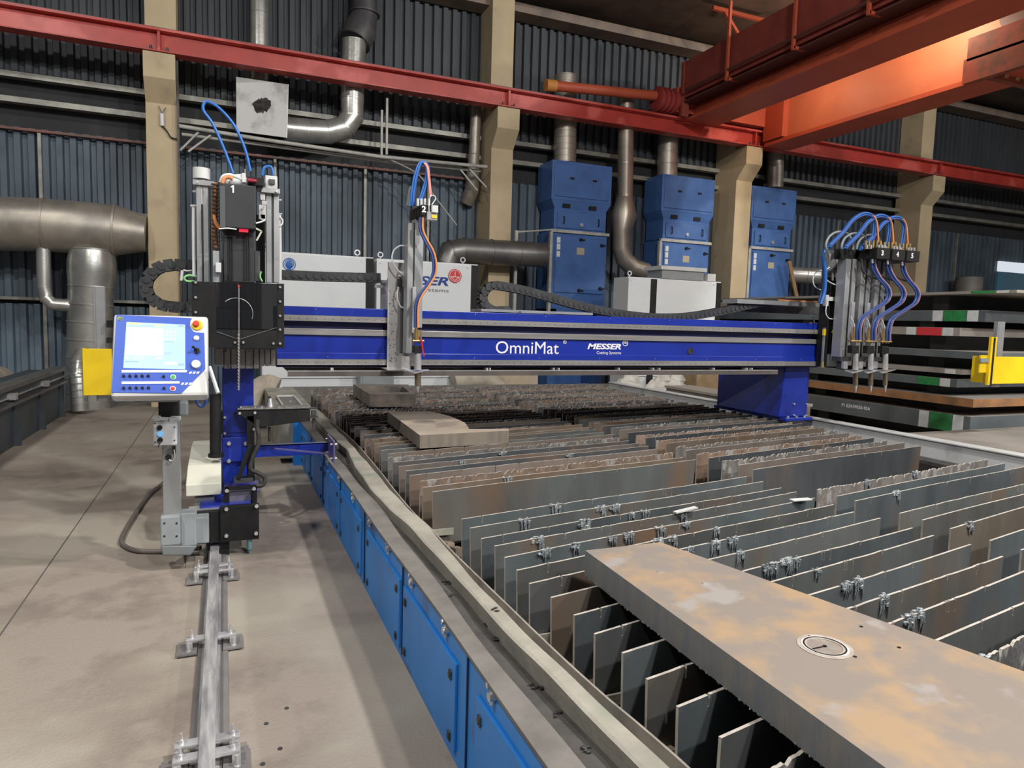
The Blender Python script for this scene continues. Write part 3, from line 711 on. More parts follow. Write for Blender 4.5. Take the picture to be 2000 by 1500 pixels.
def slat(bank, y, style, label, group, dz=0, tone=None):
    x = 1.155 if bank == 'l' else 3.62
    x += random.uniform(-.02, .02)
    o = bpy.data.objects.new('steel_slat', protos[(bank, style, random.randrange(3))]); COL.objects.link(o)
    o.location = (x, y, SZ+dz); o.rotation_euler = (0, 0, ANG+random.uniform(-.006, .006))
    o.color = (*(tone or (1, 1, 1)), 1)
    tag(o, label, 'slat', group); rows.append((bank, y, o)); return o
def ymid(k, base): return base+.157*k
front = {'l': [1.796, 1.962, 2.112, 2.275, 2.451, 2.594, 2.754, 2.919, 3.036, 3.201, 3.379], 'r': [2.214, 2.42, 2.588, 2.737, 3.023, 3.167]}
behind0 = {'l': 3.965, 'r': 3.95}
for bank in 'lr':
    fr = sorted(front[bank]); y = fr[0]-.157
    while y > (.35 if bank == 'l' else .1): fr.insert(0, y); y -= .157
    if bank == 'r': fr += [3.33]
    fr = sorted(fr, reverse=True); nm = 'left' if bank == 'l' else 'right'
    for i, y in enumerate(fr):
        st = 'notch' if (i % 3 != 1) else 'clean'
        if bank == 'l' and abs(y-1.17) < .08: st = 'crust'
        if bank == 'r' and i == 0: st = 'crust'
        slat(bank, y, st, 'grey steel slat, %s one in front of the wide gap, %s bank' % (ORD[i], nm), 'steel slats in front of the gap, %s bank' % nm, random.uniform(-.004, .004), (TG, TB, (.9, .95, 1), TG, (1.1, 1.02, .95), (1.35, 1.08, .85), TB)[i % 7] if bank == 'r' else (TB, TG, (.75, .8, .85), TG, TB, (.95, .9, .85))[i % 6])
    y = behind0[bank]; i = 0
    while y < 10.3:
        if i == 0: st = 'clean'
        elif y < 5.6: st = ('notch', 'clean', 'crust', 'notch', 'clean')[i % 5] if bank == 'l' else ('crust', 'notch', 'burnt', 'notch')[i % 4]
        elif y < 7.4: st = ('notch', 'crust', 'clean')[i % 3]
        else: st = 'burnt' if i % 4 else 'crust'
        if i < 14:
            lb_ = 'steel slat, %s one behind the wide gap, %s bank' % (ORD[i], nm) if i else 'tall clean steel slat just behind the wide gap, %s bank' % nm
            g = 'steel slats behind the gap, %s bank' % nm
        elif y < 7.4: lb_ = 'thin steel slat in the shadow zone under the gantry, %s bank' % nm; g = 'slats in the shadow of the gantry, %s bank' % nm
        elif y < 8.8: lb_ = 'burnt slat between the gantry shadow and the far rows, %s bank' % nm; g = 'burnt slats behind the gantry shadow, %s bank' % nm
        else: lb_ = 'burnt crusted slat in the farthest rows of the table, %s bank' % nm; g = 'farthest burnt slats, %s bank' % nm
        tn = ((TG, TN, TN, TP, TD, TP, TD, TG, TP, TG) if bank == 'l' else (TD, TP, TG, TD, TN, TP, TG, TN, TN, TD, TP))[i % (10 if bank == 'l' else 11)] if y < 7.2 else (TG, TP, TG, TN, TD)[i % 5]
        slat(bank, y, st, lb_, g, random.uniform(-.004, .004) if y < 6 else random.uniform(-.012, .004), tn)
        y += .157; i += 1
        if bank == 'r' and i == 1: y += .0
spots = [(1165, 985), (1092, 990), (1198, 985), (1242, 1005), (1205, 1053), (1150, 1020), (1330, 1055), (1292, 1030), (1360, 1072), (1432, 1072), (1482, 1098), (1530, 1112), (1545, 1098), (1605, 1115), (1655, 1146), (1682, 1140),
         (1660, 1150), (1795, 1213), (1815, 1205), (1270, 1000), (1352, 1026), (1398, 1030), (1225, 1040), (1135, 1068), (1057, 1058), (1040, 1022), (1080, 1085), (1410, 1060), (1460, 1060), (1330, 1000), (1510, 1085), (1575, 1100),
         (1930, 1290), (1720, 1165), (908, 900), (740, 880), (1745, 960), (1575, 960), (980, 880), (1640, 925), (1800, 925), (1880, 1018), (1280, 1050), (1000, 935), (1120, 890), (1380, 900)]
for n_, (px_, py_) in enumerate(spots):
    p = PZ(px_, py_, SZ); best = None
    bank = 'l' if p.x < 3.52 else 'r'; x0 = 1.155 if bank == 'l' else 3.62
    for (b_, y_, o_) in rows:
        if b_ != bank: continue
        d = abs((y_+(p.x-x0)*math.tan(ANG))-p.y)
        if best is None or d < best[0]: best = (d, o_, (p.x-x0)/math.cos(ANG))
    if best and .03 < best[2] < 2.27:
        s = bpy.data.objects.new('slag_drip', slags[n_ % 6]); COL.objects.link(s); s.parent = best[1]; s.location = (best[2], .002, -.003)
        k = random.uniform(.7, 1.15); s.scale = (k, 1, k)
tag(None or MB().bar((0, 0, 0), (.16, .02, .012), .03, .008).build('offcut_strip', LGREY, loc=PZ(1318, 1001, .61)), 'small pale offcut strip lying across two slats', 'offcut')
tag(MB().bar((0, 0, 0), (.13, -.02, .004), .045, .006).build('offcut_strip', LGREY, loc=PZ(1546, 977, .61)), 'small pale offcut tab near the right slat bank', 'offcut')

# ------------------------------------------------------------------ plates lying on the slats
def plate(pxs, ztop, thick, name, label, mt, ms, extra=None, bottom_shift=0):
    pts = [PZ(x, y, ztop) if not isinstance(x, Vector) else x for (x, y) in pxs] if not isinstance(pxs[0], Vector) else pxs
    c = sum(pts, Vector())/len(pts); c.z = ztop-thick
    loc = [p-c for p in pts]; n = len(loc); m = MB()
    m.use(mt); m.add(loc, [tuple(range(n))])
    m.use(ms); dn = [v-Vector((0, 0, thick)) for v in loc]
    m.add(loc+dn, [(i, i+n, (i+1) % n+n, (i+1) % n) for i in range(n)]+[tuple(range(n, 2*n))[::-1]])
    o = m.build(name, loc=c); tag(o, label, 'plate'); return o, c
ptop = mat('rusty_plate_top', (.30, .26, .228), (.43, .31, .20), 3.2, .42, .15, .06, lo=.47, hi=.60, c3=(.38, .35, .325), s3=4.5, lo3=.60, hi3=.66, detail=12)
pside = mat('flame_cut_side', (.215, .23, .25), (.28, .265, .24), 5, .5, .2, .35, stretch=(3, 3, .4), bscale=50)
ZT = SZ+.112
A, B = PZ(1143, 1075, ZT), PZ(1290, 1059, ZT)
R2 = PZ(1997, 1310, ZT); L2 = PZ(1700, 1478, ZT)
def ext(a, b, y): return a+(b-a)*((y-a.y)/(b.y-a.y))
pl, pc = plate([ext(A, L2, .45), ext(B, R2, .45), B, A], ZT, .105, 'thick_steel_plate', 'thick rusty steel plate lying on the front slats, with a cut circle', ptop, pside)
c = PZ(1611, 1263, ZT)-pc
halo = mat('burnt_halo', (.62, .58, .54), (.42, .38, .34), 25, .5)
o = MB().ring((c.x, c.y, c.z+.0006), .05, .078, .0008, 40, 'z').build('pale_halo', mat('burnt_halo_outer', (.46, .41, .36), (.34, .30, .27), 30, .5), pl)
o = MB().ring((c.x, c.y, c.z+.0012), .055, .067, .0012, 40, 'z').build('cut_ring_edge', halo, pl)
o = MB().ring((c.x, c.y, c.z+.0018), .056, .0605, .0015, 40, 'z').box(c.x-.05, c.x, c.y-.002, c.y+.001, c.z+.001, c.z+.003).ring((c.x, c.y, c.z+.002), 0, .006, .001, 10, 'z').build('cut_groove', BLACK, pl)
m = MB()
for q in ((1581, 1243), (1682, 1224), (1756, 1265), (1670, 1283)):
    d = PZ(*q, ZT)-pc; m.ring((d.x, d.y, d.z+.0005), 0, .0055, .001, 10, 'z')
m.build('drilled_hole', BLACK, pl)
m = MB()
for i in range(120):
    t_ = random.random(); p_ = A.lerp(ext(A, L2, .45), t_)-pc; m.ball((p_.x+.002, p_.y, p_.z-.105-.001), random.uniform(.002, .005), 5, (1, 1, 1), .4)
m.build('slag_burr', slag_m, pl)
for q in ((1285, 1117), (1373, 1140)): 
    d = PZ(*q, ZT); tag(MB().bar((0, 0, 0), (.022, -.008, 0), .006).build('metal_chip', STEEL, loc=(d.x, d.y, ZT+.003)), 'tiny bright metal chip lying on the big rusty plate', 'chip', 'metal chips on the big plate')
stop = mat('tan_plate_top', (.56, .46, .36), (.44, .37, .30), 2.2, .5, .1, lo=.4, hi=.6, c3=(.16, .14, .13), s3=1.8, lo3=.6, hi3=.7)
sside = mat('tan_plate_side', (.26, .225, .18), (.20, .17, .14), 5, .55, .2, .2, stretch=(3, 3, .6))
plate([(820, 850), (994, 841), (994, 837.5), (916, 838), (914, 833), (908, 826), (899, 821), (878, 812.5), (852, 806), (839, 803.5), (757, 804)], ZT, .11, 'curved_cut_plate', 'thick tan steel offcut with a curved edge lying on the slats', stop, sside)
# dark frame-shaped remnant further back
Z3 = .76
outer = [PZ(*q, Z3) for q in ((722, 770), (770, 770), (812, 770), (806, 760), (797, 751), (740, 750.5), (690, 750.5), (705, 759.5))]
cen = sum(outer, Vector())/8
inner = [PZ(*q, Z3) for q in ((734, 766.5), (770, 766.5), (800, 766), (793, 760), (786, 755), (745, 754.5), (707, 754.5), (720, 760))]
m = MB(); dk = mat('scorched_plate', (.20, .17, .14), (.08, .07, .065), 4, .6)
loc = [p-cen for p in outer]; inn = [p-cen for p in inner]; dn = Vector((0, 0, -.15))
n = 8; vs = loc+inn+[v+dn for v in loc]+[v+dn for v in inn]; fs = []
for i in range(n):
    j = (i+1) % n; fs += [(i, j, n+j, n+i), (2*n+i, 2*n+j, j, i), (n+i, n+j, 3*n+j, 3*n+i)]
o = m.add(vs, fs).build('scorched_frame_plate', dk, loc=cen); tag(o, 'dark scorched steel remnant with a square hole, behind the gantry', 'plate')

# ------------------------------------------------------------------ floor rail with clamps
t = thing('floor_rail', 'machined steel rail clamped to the floor in front of the gantry foot', 'rail', (-.07, 5, 0))
xl, xr = PZ(385.5, 1500, .075).x, PZ(420, 1500, .075).x
bpl, bpr = PZ(374, 1425, .008).x, PZ(447, 1425, .008).x
railtop = mat('polished_rail', (.60, .59, .58), (.30, .29, .30), 3, .30, .35, stretch=(6, .7, 1), lo=.4, hi=.6)
rx = (xl+xr)/2+.07
MB().box(bpl+.07, bpr+.07, -5.3, 6.5, 0, .008).build('base_strip', mat('grey_base_strip', (.19, .18, .175), (.14, .13, .13), 4, .55), t)
hw = (xr-xl)/2
m = MB(); zt = .075
m.prism([(rx-hw, -5.3, .05), (rx-hw, -5.3, zt), (rx+hw, -5.3, zt), (rx+hw, -5.3, .05), (rx+hw*.45, -5.3, .04), (rx+hw*.45, -5.3, .02), (rx+hw*1.5, -5.3, .008), (rx-hw*1.5, -5.3, .008), (rx-hw*.45, -5.3, .02), (rx-hw*.45, -5.3, .04)][::-1], (0, 11.8, 0))
m.build('rail', railtop, t, .002)
def clamp(y, dbl=False):
    for s in (-1, 1):
        for k in ((0, .09) if dbl else (0,)):
            x0, x1 = rx+s*hw*.9, rx+s*(hw+.085); yy = y+k
            m = MB().box(x0, x1, yy, yy+.045, .050, .066).box(x1-s*.03, x1, yy, yy+.045, .012, .052)
            c_ = m.build('rail_clamp', STEEL, t, .004)
            m = MB().cyl((x1-s*.025, yy+.022, .066), (x1-s*.025, yy+.022, .080), .011, 6).cyl((x1-s*.025, yy+.022, .078), (x1-s*.025, yy+.022, .105), .006, 8)
            m.cyl((x1-s*.012, yy-.018, .008), (x1-s*.012, yy-.018, .058), .008, 8).cyl((x1-s*.012, yy-.018, .008), (x1-s*.012, yy-.018, .02), .014, 6)
            m.build('stud_bolt', STEEL, c_)
        x1 = rx+s*(hw+.075)
        MB().box(x1-.05, x1+.04, y-.05, y+.1, .008, .016).build('foot_plate', mat('grey_base_strip', (.19, .18, .175)), t)
for y, d in ((-.5, True), (-1.45, False), (-2.44, True), (-3.3, False), (-4.1, True)): clamp(y, d)
for (px_, py_) in ((520, 1413), (513, 1492), (547, 1462), (560, 1383)):
    q = PZ(px_, py_, .002); tag(MB().ring((0, 0, 0), 0, .009, .004, 10, 'z').build('floor_plug', DSTEEL, loc=(q.x, q.y, 0)), 'small dark metal plug set in the concrete floor beside the rail', 'plug', 'floor plugs beside the rail')

# ------------------------------------------------------------------ stack of thick plates at right
gp = mat('blue_grey_plate_edge', (.17, .20, .21), (.13, .15, .16), 2, .45, .4); bp_ = mat('black_plate_edge', (.02, .022, .024), (.04, .04, .04), 3, .5)
wp = mat('chalk_white_paint', (.68, .70, .70), (.58, .6, .6), 10, .6); gr = mat('plate_green_paint', (.03, .26, .07), (.02, .18, .05), 8, .5); rp = mat('plate_red_paint', (.62, .04, .05), rough=.5)
tp_ = mat('plate_top_grey', (.33, .30, .27), (.26, .24, .22), 2, .6)
rb = mat('rusty_plate_edge', (.36, .17, .07), (.22, .12, .06), 4, .6)
sx = 10.0
stk = [  # z0, z1, y start, material, marks, x shift, what
 (.20, .455, 6.55, gp, 'wgw', 0, 'thick blue-grey plate with white and green marks, lowest of the right stack'),
 (.60, .72, 6.50, rb, '', -.05, 'rust-edged plate second from the bottom of the right stack'),
 (.86, .98, 6.80, gp, 'gw', 0, 'grey plate with a green end mark, third up in the right stack'),
 (1.06, 1.13, 6.7, tp_, 'w', -.05, 'thin pale-edged plate in the middle of the right stack'),
 (1.30, 1.40, 6.3, gp, '', -.08, 'bluish plate with light edge in the right stack, above the middle'),
 (1.62, 1.74, 6.8, tp_, 'wrw', -.03, 'plate with a red end mark in the right stack'),
 (1.84, 2.00, 6.55, gp, 'wgw', .12, 'dark plate with a green mark under the top plate of the right stack'),
 (2.235, 2.27, 6.05, tp_, 'gw', -.05, 'broad topmost plate of the right stack with light edge'),
]
for (z0, z1, y0, mm, marks, dx, label) in stk:
    t = thing('stacked_steel_plate', label, 'plate', (sx+dx, y0, z0), 'thick plates stacked at right')
    h = z1-z0; L_ = 12.95-y0
    MB().box(0, 3.2, 0, L_, 0, h).build('plate_body', mm, t)
    MB().box(.0, 3.2, 0, L_, h, h+.003).build('top_skin', tp_, t)
    yy = .10
    for ch in marks[::-1]:
        wd = {'w': .16, 'g': .34, 'r': .4}[ch]
        MB().box(-.004, 0, yy, yy+wd, .0, h).build('paint_mark', {'w': wp, 'g': gr, 'r': rp}[ch], t); yy += wd+.02
    if z0 < .3:
        o = text('P1 02A59050-90A', 0, 0, 0, PX(1645, 783, 10).y-PX(1700, 797, 10).y, .06, TWHITE, t, 'chalk_writing'); o.rotation_euler = (0, 0, -math.pi/2); o.location = (-.006, PX(1645, 783, 10).y-y0, h*.5)
# dark packers between the plates
for i, (z0, z1, y0) in enumerate(((0, .2, 6.9), (.455, .6, 7.0), (.723, .86, 7.2), (.983, 1.06, 7.2), (1.133, 1.30, 7.2), (1.403, 1.62, 7.2), (1.743, 1.84, 7.4), (2.003, 2.235, 7.2))):
    t = thing('timber_packer', 'dark packers filling the %s gap from the floor in the right plate stack' % ORD[i], 'packer', (10.25, y0, z0), 'packers between the stacked plates')
    for k in range(3): MB().box(0, 2.6, k*2.4, k*2.4+.25, .001, z1-z0-.001).build('block', bp_, t)
    MB().box(.25, 2.5, .2, 5.3, .003, z1-z0-.004).build('plate_core', bp_, t)
t = thing('stacked_steel_plate', 'wide grey plate lying low on the floor between table and right stack', 'plate', (8.1, 2.2, 0))
q = [PZ(1800, 851, .32), PZ(1972, 846, .32)]
MB().box(.0, 3.2, 0, 4.1, .06, .32).build('plate_body', gp, t); MB().box(0, 3.2, 0, 4.1, .32, .325).build('top_skin', tp_, t)
MB().box(.2, 3.0, .3, 3.8, 0, .06).build('packing', bp_, t)
t = thing('stacked_steel_plate', 'second pile of dark plates seen right of the main stack', 'plate', (14.2, 6.6, 0))
for k in range(6): MB().box(0, 4, 0, 5, .05+k*.36, .05+k*.36+.2).build('plate_body', gp if k % 2 else rb, t); MB().box(.4, 3.6, .3, 4.7, k*.36-.11 if k else 0, .05+k*.36).build('packing', bp_, t)
m = MB().cyl((0, 0, 0), (0, 0, 3.3), .35, 18); p_ = P(1893, 545, 13.5); 
tag(m.build('grey_tank', mat('dim_tank', (.22, .2, .18), (.15, .14, .13), 2, .5), loc=(p_.x, 13.5, 0)), 'dim upright tank by the wall behind the stacked plates', 'tank')
# ================================================================== THE GANTRY MACHINE
G = thing('cutting_gantry', 'blue gantry beam on legs spanning the cutting table, with white lettering', 'gantry', (3.3, 6.0, 0))
GI = Matrix.Translation(-G.location)
def gp_(m, name, mm=BLUE, bev=0, par=None):
    o = m.build(name, mm, par or G, bev)
    if not par: o.matrix_parent_inverse = GI
    return o
BX0, BX1 = .40, 6.33
zf = lambda y: P(1000, y, 5.9).z
z = {k: zf(k) for k in (612, 627, 637, 650, 661, 692, 703, 713, 718)}
gp_(MB().box(BX0, BX1, 5.95, 6.36, z[718], z[612]-.01), 'beam_body', DBLUE)
gp_(MB().box(BX0, BX1, 5.885, 6.38, z[627], z[612]), 'top_flange', BLUE, .004)
web = gp_(MB().box(BX0, BX1, 5.90, 5.95, z[692], z[661]), 'web_plate', BLUE)
gp_(MB().box(BX0, BX1, 5.885, 5.96, z[703], z[692]), 'lower_flange', BLUE, .003)
gp_(MB().box(BX0, BX1, 5.88, 5.95, z[661], z[650]), 'guide_strip', BSTEEL, .002)
dot = mat('dark_hole', (.03, .03, .03), rough=.6)
for a, b in ((637, 627), (713, 703)):
    m = MB().use(BSTEEL).box(BX0, BX1, 5.865, 5.93, z[a], z[b])
    m.use(dot); x = BX0+.03; zc = (z[a]+z[b])/2-.003
    while x < BX1-.02: m.cyl((x, 5.8645, zc), (x, 5.87, zc), .0042, 8); x += .0685
    gp_(m, 'linear_rail', None)
m = MB()
for k in range(9): m.cyl((BX0+.3+k*.7, 5.884, z[612]-.02), (BX0+.3+k*.7, 5.880, z[612]-.02), .004, 6).cyl((BX0+.4+k*.65, 5.884, z[703]+.02), (BX0+.4+k*.65, 5.880, z[703]+.02), .004, 6)
gp_(m, 'bolt', STEEL)
c = P(1348, 686, 5.899); gp_(MB().ring((c.x, 5.892, c.z), .026, .034, .01, 24).ring((c.x, 5.897, c.z), 0, .027, .004, 24), 'cable_hole', dot)
def tx(s, px0, yb, px1, yt, name='lettering', it=0, bo=0, Y=5.897):
    a = P(px0, yb, Y); b = P(px1, yb, Y); h = P(px0, yt, Y).z-a.z
    o = text(s, a.x, a.z, Y, b.x-a.x, h, TWHITE, G, name, it, bo); o.matrix_parent_inverse = GI; return o
tx('OmniMat', 968, 690.5, 1091, 666)
tx('R', 1101.5, 670.5, 1104.5, 666); c = P(1103, 668.3, 5.897); gp_(MB().ring((c.x, 5.894, c.z), .015, .018, .003, 20), 'lettering', TWHITE)
tx('MESSER', 1147, 682, 1213, 670.5, 'lettering', .25, .035)
tx('Cutting Systems', 1165, 693, 1213, 686)
c = P(1221, 670, 5.897); y = 5.893; m = MB()
m.ring((c.x, y, c.z), .026, .032, .004, 24); m.box(c.x-.003, c.x+.003, y, y+.004, c.z-.01, c.z+.022); m.box(c.x-.024, c.x+.024, y, y+.004, c.z-.004, c.z)
m.bar((c.x-.02, y+.002, c.z-.004), (c.x, y+.002, c.z+.024), .004, .003).bar((c.x+.02, y+.002, c.z-.004), (c.x, y+.002, c.z+.024), .004, .003)
gp_(m, 'emblem', TWHITE)
# drip tray and brackets under the beam
za, zb = P(1000, 724, 5.8).z, P(1000, 733.5, 5.8).z
x0, x1 = P(562, 729, 5.8).x, P(1519, 729, 5.8).x
tray = gp_(MB().box(x0, x1, 5.80, 5.815, zb, za).box(x0, x1, 5.80, 6.3, za-.006, za), 'drip_tray', mat('tray_steel', (.17, .14, .13), (.11, .10, .095), 3, .45, .4))
gp_(MB().box(x0, x1, 5.797, 5.81, za-.004, za+.003), 'tray_edge', STEEL)
for px_ in (645, 648, 948, 954, 1078, 1088, 1205, 1272, 1284, 1390, 1454, 1464):
    x = P(px_, 720, 5.9).x; gp_(MB().box(x, x+.008, 5.86, 5.95, za, z[718]), 'tray_hanger', LGREY)
# right leg
gp_(MB().hexa([(5.86, 6.02, .64), (6.27, 6.0, .64), (6.27, 7.1, .64), (5.86, 7.1, .64), (5.92, 6.02, 1.225), (6.27, 6.0, 1.225), (6.27, 7.1, 1.225), (5.86, 7.1, 1.225)]), 'right_leg', BLUE, .012)
gp_(MB().box(5.90, 6.3, 5.95, 7.2, .605, .64), 'leg_foot', BLUE, .005)
m = MB()
for q in ((1551, 789), (1575, 789), (1551, 811), (1574, 811)): c = P(*q, 6.0); m.cyl((c.x, 6.01, c.z), (c.x, 5.99, c.z), .010, 8)
gp_(m, 'bolt', STEEL)
m = MB()
for x in (5.95, 6.08, 6.2): m.cyl((x, 5.97, .64), (x, 5.97, .66), .015, 8)
gp_(m, 'foot_bolt', STEEL)
# left post
Y0 = 5.6
gp_(MB().px(435, 718, 496, 990, Y0, .32), 'left_post', BLUE, .006)
gp_(MB().px(433, 854, 497, 902, Y0-.03, .38), 'clamp_plate', BLUE, .006)
gp_(MB().px(435, 806, 496, 845, Y0-.008, .1), 'cover_plate', BLUE, .003)
m = MB()
for q in ((439, 815), (439, 846), (447, 866), (480, 866), (447, 900), (480, 900)):
    c = P(*q, Y0-.03); r = .014 if q[1] in (866, 900) else .009; m.cyl((c.x, Y0+.02, c.z), (c.x, Y0-.045, c.z), r, 12)
gp_(m, 'bolt', STEEL)
# end carriage riding on the floor rail
xa, xb = P(376, 1010, 5.0).x, P(505, 1010, 5.0).x
gp_(MB().box(-.16, .17, 5.05, 7.4, .11, .33), 'end_carriage', BLUE, .01)
lav = mat('lavender_steel', (.17, .15, .36), (.13, .12, .30), 5, .35, .5)
gp_(MB().box(-.01, .24, 5.35, 5.65, .33, .355), 'carriage_top_plate', lav, .004)
gp_(MB().px(430, 988, 506, 1056, 4.92, .05), 'black_end_plate', BLACK, .003)
m = MB().px(372, 1000, 432, 1062, 4.94, .05); gp_(m, 'black_wing_plate', BLACK, .003)
m = MB()
for q in ((442, 994), (501, 988), (442, 1046), (500, 1041), (443, 958), (496, 954)):
    c = P(*q, 4.92 if q[1] > 970 else 5.08); m.cyl((c.x, c.y, c.z), (c.x, c.y-.015, c.z), .0125, 12)
gp_(m, 'bolt', STEEL)
gp_(MB().px(438, 952, 447, 990, 5.1, .03).px(493, 950, 502, 990, 5.1, .03).px(440, 950, 500, 957, 5.1, .03), 'motor_frame', BLACK)
gp_(MB().px(447, 959, 494, 990, 5.135, .12), 'drive_motor', mat('motor_silver_lilac', (.36, .33, .37), (.28, .26, .30), 3, .4, .6), .006)
gp_(MB().px(380, 971, 419, 996, 5.2, .25), 'gearbox', ALU, .006)
gp_(MB().px(368, 995, 428, 1010, 5.02, .1), 'gearbox_flange', STEEL)
for q in (((404, 1052), (415, 1075)), ((430, 1056), (448, 1085))): gp_(MB().px(q[0][0], q[0][1], q[1][0], q[1][1], 4.97, .08), 'scraper', BLACK)
gp_(MB().cyl((-.03, 5.3, .155), (-.11, 5.3, .155), .078, 24).cyl((-.03, 7.0, .155), (-.11, 7.0, .155), .078, 24), 'wheel', DSTEEL)
# cream housing beside the post
xa, xb = P(363, 960, 5.15).x, P(432, 940, 5.15).x
pr_ = [(5.15, P(398, 968, 5.15).z), (5.15, P(398, 945, 5.15).z), (5.45, P(398, 908, 5.45).z), (5.8, P(398, 888, 5.8).z), (6.1, P(398, 870, 6.1).z), (6.5, P(398, 868, 6.3).z), (6.5, P(398, 968, 5.15).z)]
m = MB().prism([(xa, y, zz) for y, zz in pr_][::-1], (xb-xa, 0, 0)); gp_(m, 'cream_housing', CREAM, .006)
gp_(MB().cyl(P(421, 770, 5.5), P(421, 890, 5.5), .04, 16), 'black_tube', BLACK)
gp_(MB().px(424, 805, 436, 848, 5.52, .1), 'tube_bracket', BLACK)
gp_(MB().cyl(P(422, 886, 5.5), P(422, 892, 5.5), .055, 16), 'tube_flange', BLACK)
# sideways blue arm reaching to the table
arm = gp_(MB().px(494, 868, 641, 890, 5.62, .012).px(494, 868, 641, 869.5, 5.62, .06), 'side_arm', BLUE)
m = MB().bar(P(536, 876, 5.55), P(643, 886, 5.45), .012, .012); gp_(m, 'arm_brace', lav)
q = P(647, 880, 5.5)
gp_(MB().box(q.x-.012, q.x, 5.3, 5.66, .53, .70), 'arm_end_plate', lav, .002)
m = MB()
for yy in (5.34, 5.6):
    for zz in (.56, .67): m.cyl((q.x-.03, yy, zz), (q.x+.02, yy, zz), .009, 8)
gp_(m, 'arm_bolt', STEEL)
# safety bumpers on aluminium profiles
def bumper(pts_y, pts_p, Y, name='safety_bumper'):
    o = gp_(MB().px(*pts_y, Y, .012).px(pts_y[0], pts_y[1], pts_y[0]+1.6, pts_y[3], Y, .25), name, YEL, .002)
    m = MB().px(*pts_p, Y+.06, .05); m.px(pts_p[0]+3, pts_p[1], pts_p[0]+4, pts_p[3], Y+.055, .01)
    gp_(m, 'aluminium_profile', ALU, .002)
    return o
bumper((161, 681, 219, 772), (185, 559, 207, 783), 6.0)
gp_(MB().px(208, 626, 222, 640, 6.0, .1).px(208, 660, 222, 670, 6.0, .1), 'bumper_bracket', BLACK)
bumper((1937, 697, 2040, 749), (1944, 628, 1958, 756), 5.5)
gp_(MB().px(1933, 658, 1937, 752, 5.42, .03).px(1941, 658, 1945, 740, 5.42, .03), 'light_barrier', YEL)
gp_(MB().px(1937, 660, 1941, 752, 5.42, .03), 'light_barrier_strip', BLACK)
gp_(MB().px(1914, 694, 1934, 728, 5.45, .02), 'bumper_bracket', YEL, .003)
gp_(MB().px(1916, 700, 1934, 708, 5.43, .02), 'bracket_strip', MGREY)
# cable tray at the right end
m = MB().px(1440, 588, 1612, 596, 6.1, .25); gp_(m, 'cable_tray', ALU)
for k, cc_ in enumerate((HORANGE, WHITE, MBLACK)): gp_(hose([(1520, 586+k*2), (1560, 588+k*2), (1612, 590+k)], 6.12+k*.03, .008), 'tray_cable', cc_)
gp_(MB().px(1455, 597, 1600, 612, 6.4, .05), 'tray_support', DSTEEL)
gp_(MB().cyl(P(1591, 636, 6.0), P(1590, 622, 6.0), .006, 6).bar(P(1590, 622, 6.0), P(1584, 616, 6.0), .008).px(1585, 630, 1597, 633, 5.99, .03), 'grease_nipple', STEEL)
gp_(MB().px(1018, 608, 1060, 612, 5.95, .3).px(940, 607, 1158, 612, 6.0, .3), 'beam_cover', ALU)

# ------------------------------------------------------------------ cable chains
lm = MB()
lm.box(-.030, .030, -.055, -.043, -.040, .040).box(-.030, .030, .043, .055, -.040, .040).box(-.012, .012, -.05, .05, -.040, -.032).box(-.012, .012, -.05, .05, .032, .040).box(-.012, .03, -.045, .045, -.02, .02)
lm.cyl((-.022, -.062, 0), (-.022, -.05, 0), .026, 12)
lmo = lm.build('link', mat('chain_black', (.045, .047, .05), (.03, .03, .033), 10, .5), bev=0); LINK = lmo.data; bpy.data.objects.remove(lmo)
def chain(pxs, Y, label, step=.060, cables=False, sc=1.0):
    p = cr([P(x, y, Y) for x, y in pxs], 14)
    t = thing('cable_chain', label, 'cable chain', tuple(p[0]))
    d = 0; last = p[0]; n = 0; want = 0
    for a, b in zip(p, p[1:]):
        L_ = (b-a).length
        while want <= d+L_:
            q = a.lerp(b, (want-d)/max(L_, 1e-6)); dr = (b-a).normalized()
            o = bpy.data.objects.new('link', LINK); COL.objects.link(o); o.parent = t
            o.location = q-p[0]; o.rotation_euler = (0, -math.atan2(dr.z, dr.x), 0); o.scale = (sc, 1, sc)
            want += step*sc
        d += L_
    if cables:
        for k, mm in enumerate((HORANGE, MBLACK, WHITE, HORANGE)):
            q = [v-p[0]+Vector((0, -.03+k*.02, .004*k)) for v in p[:40]]
            o = MB().tube(q, .009, 6).build('cable', mm, t)
    return t
chain([(392, 520), (365, 519), (335, 518), (308, 525), (290, 543), (286, 562), (294, 581), (315, 595), (345, 600), (384, 601)], 5.75, 'black cable chain curling in a loop left of the drilling head', .068, sc=1.05)
chain([(548, 537), (650, 541), (742, 543)], 6.15, 'straight black cable chain running from drilling head to torch two', .062)
t = thing('chain_end_bracket', 'grey bracket where the straight cable chain ends beside torch two', 'bracket', tuple(P(745, 560, 6.15)))
iv = Matrix.Translation(-t.location); tp(MB().px(732, 547, 757, 553, 6.12, .1).px(745, 553, 758, 612, 6.15, .05), 'arm', ALU, t, iv)
tp(MB().px(733, 556, 748, 562, 6.1, .05), 'clip', STEEL, t, iv)
chain([(985, 606), (962, 606), (946, 596), (941, 582), (947, 566), (962, 558), (985, 560), (1020, 567), (1065, 579), (1110, 592), (1160, 604), (1210, 613), (1270, 619), (1340, 618), (1400, 609), (1450, 598), (1490, 591), (1530, 588)], 6.2, 'long black cable chain snaking along the top of the blue beam', .060, True)

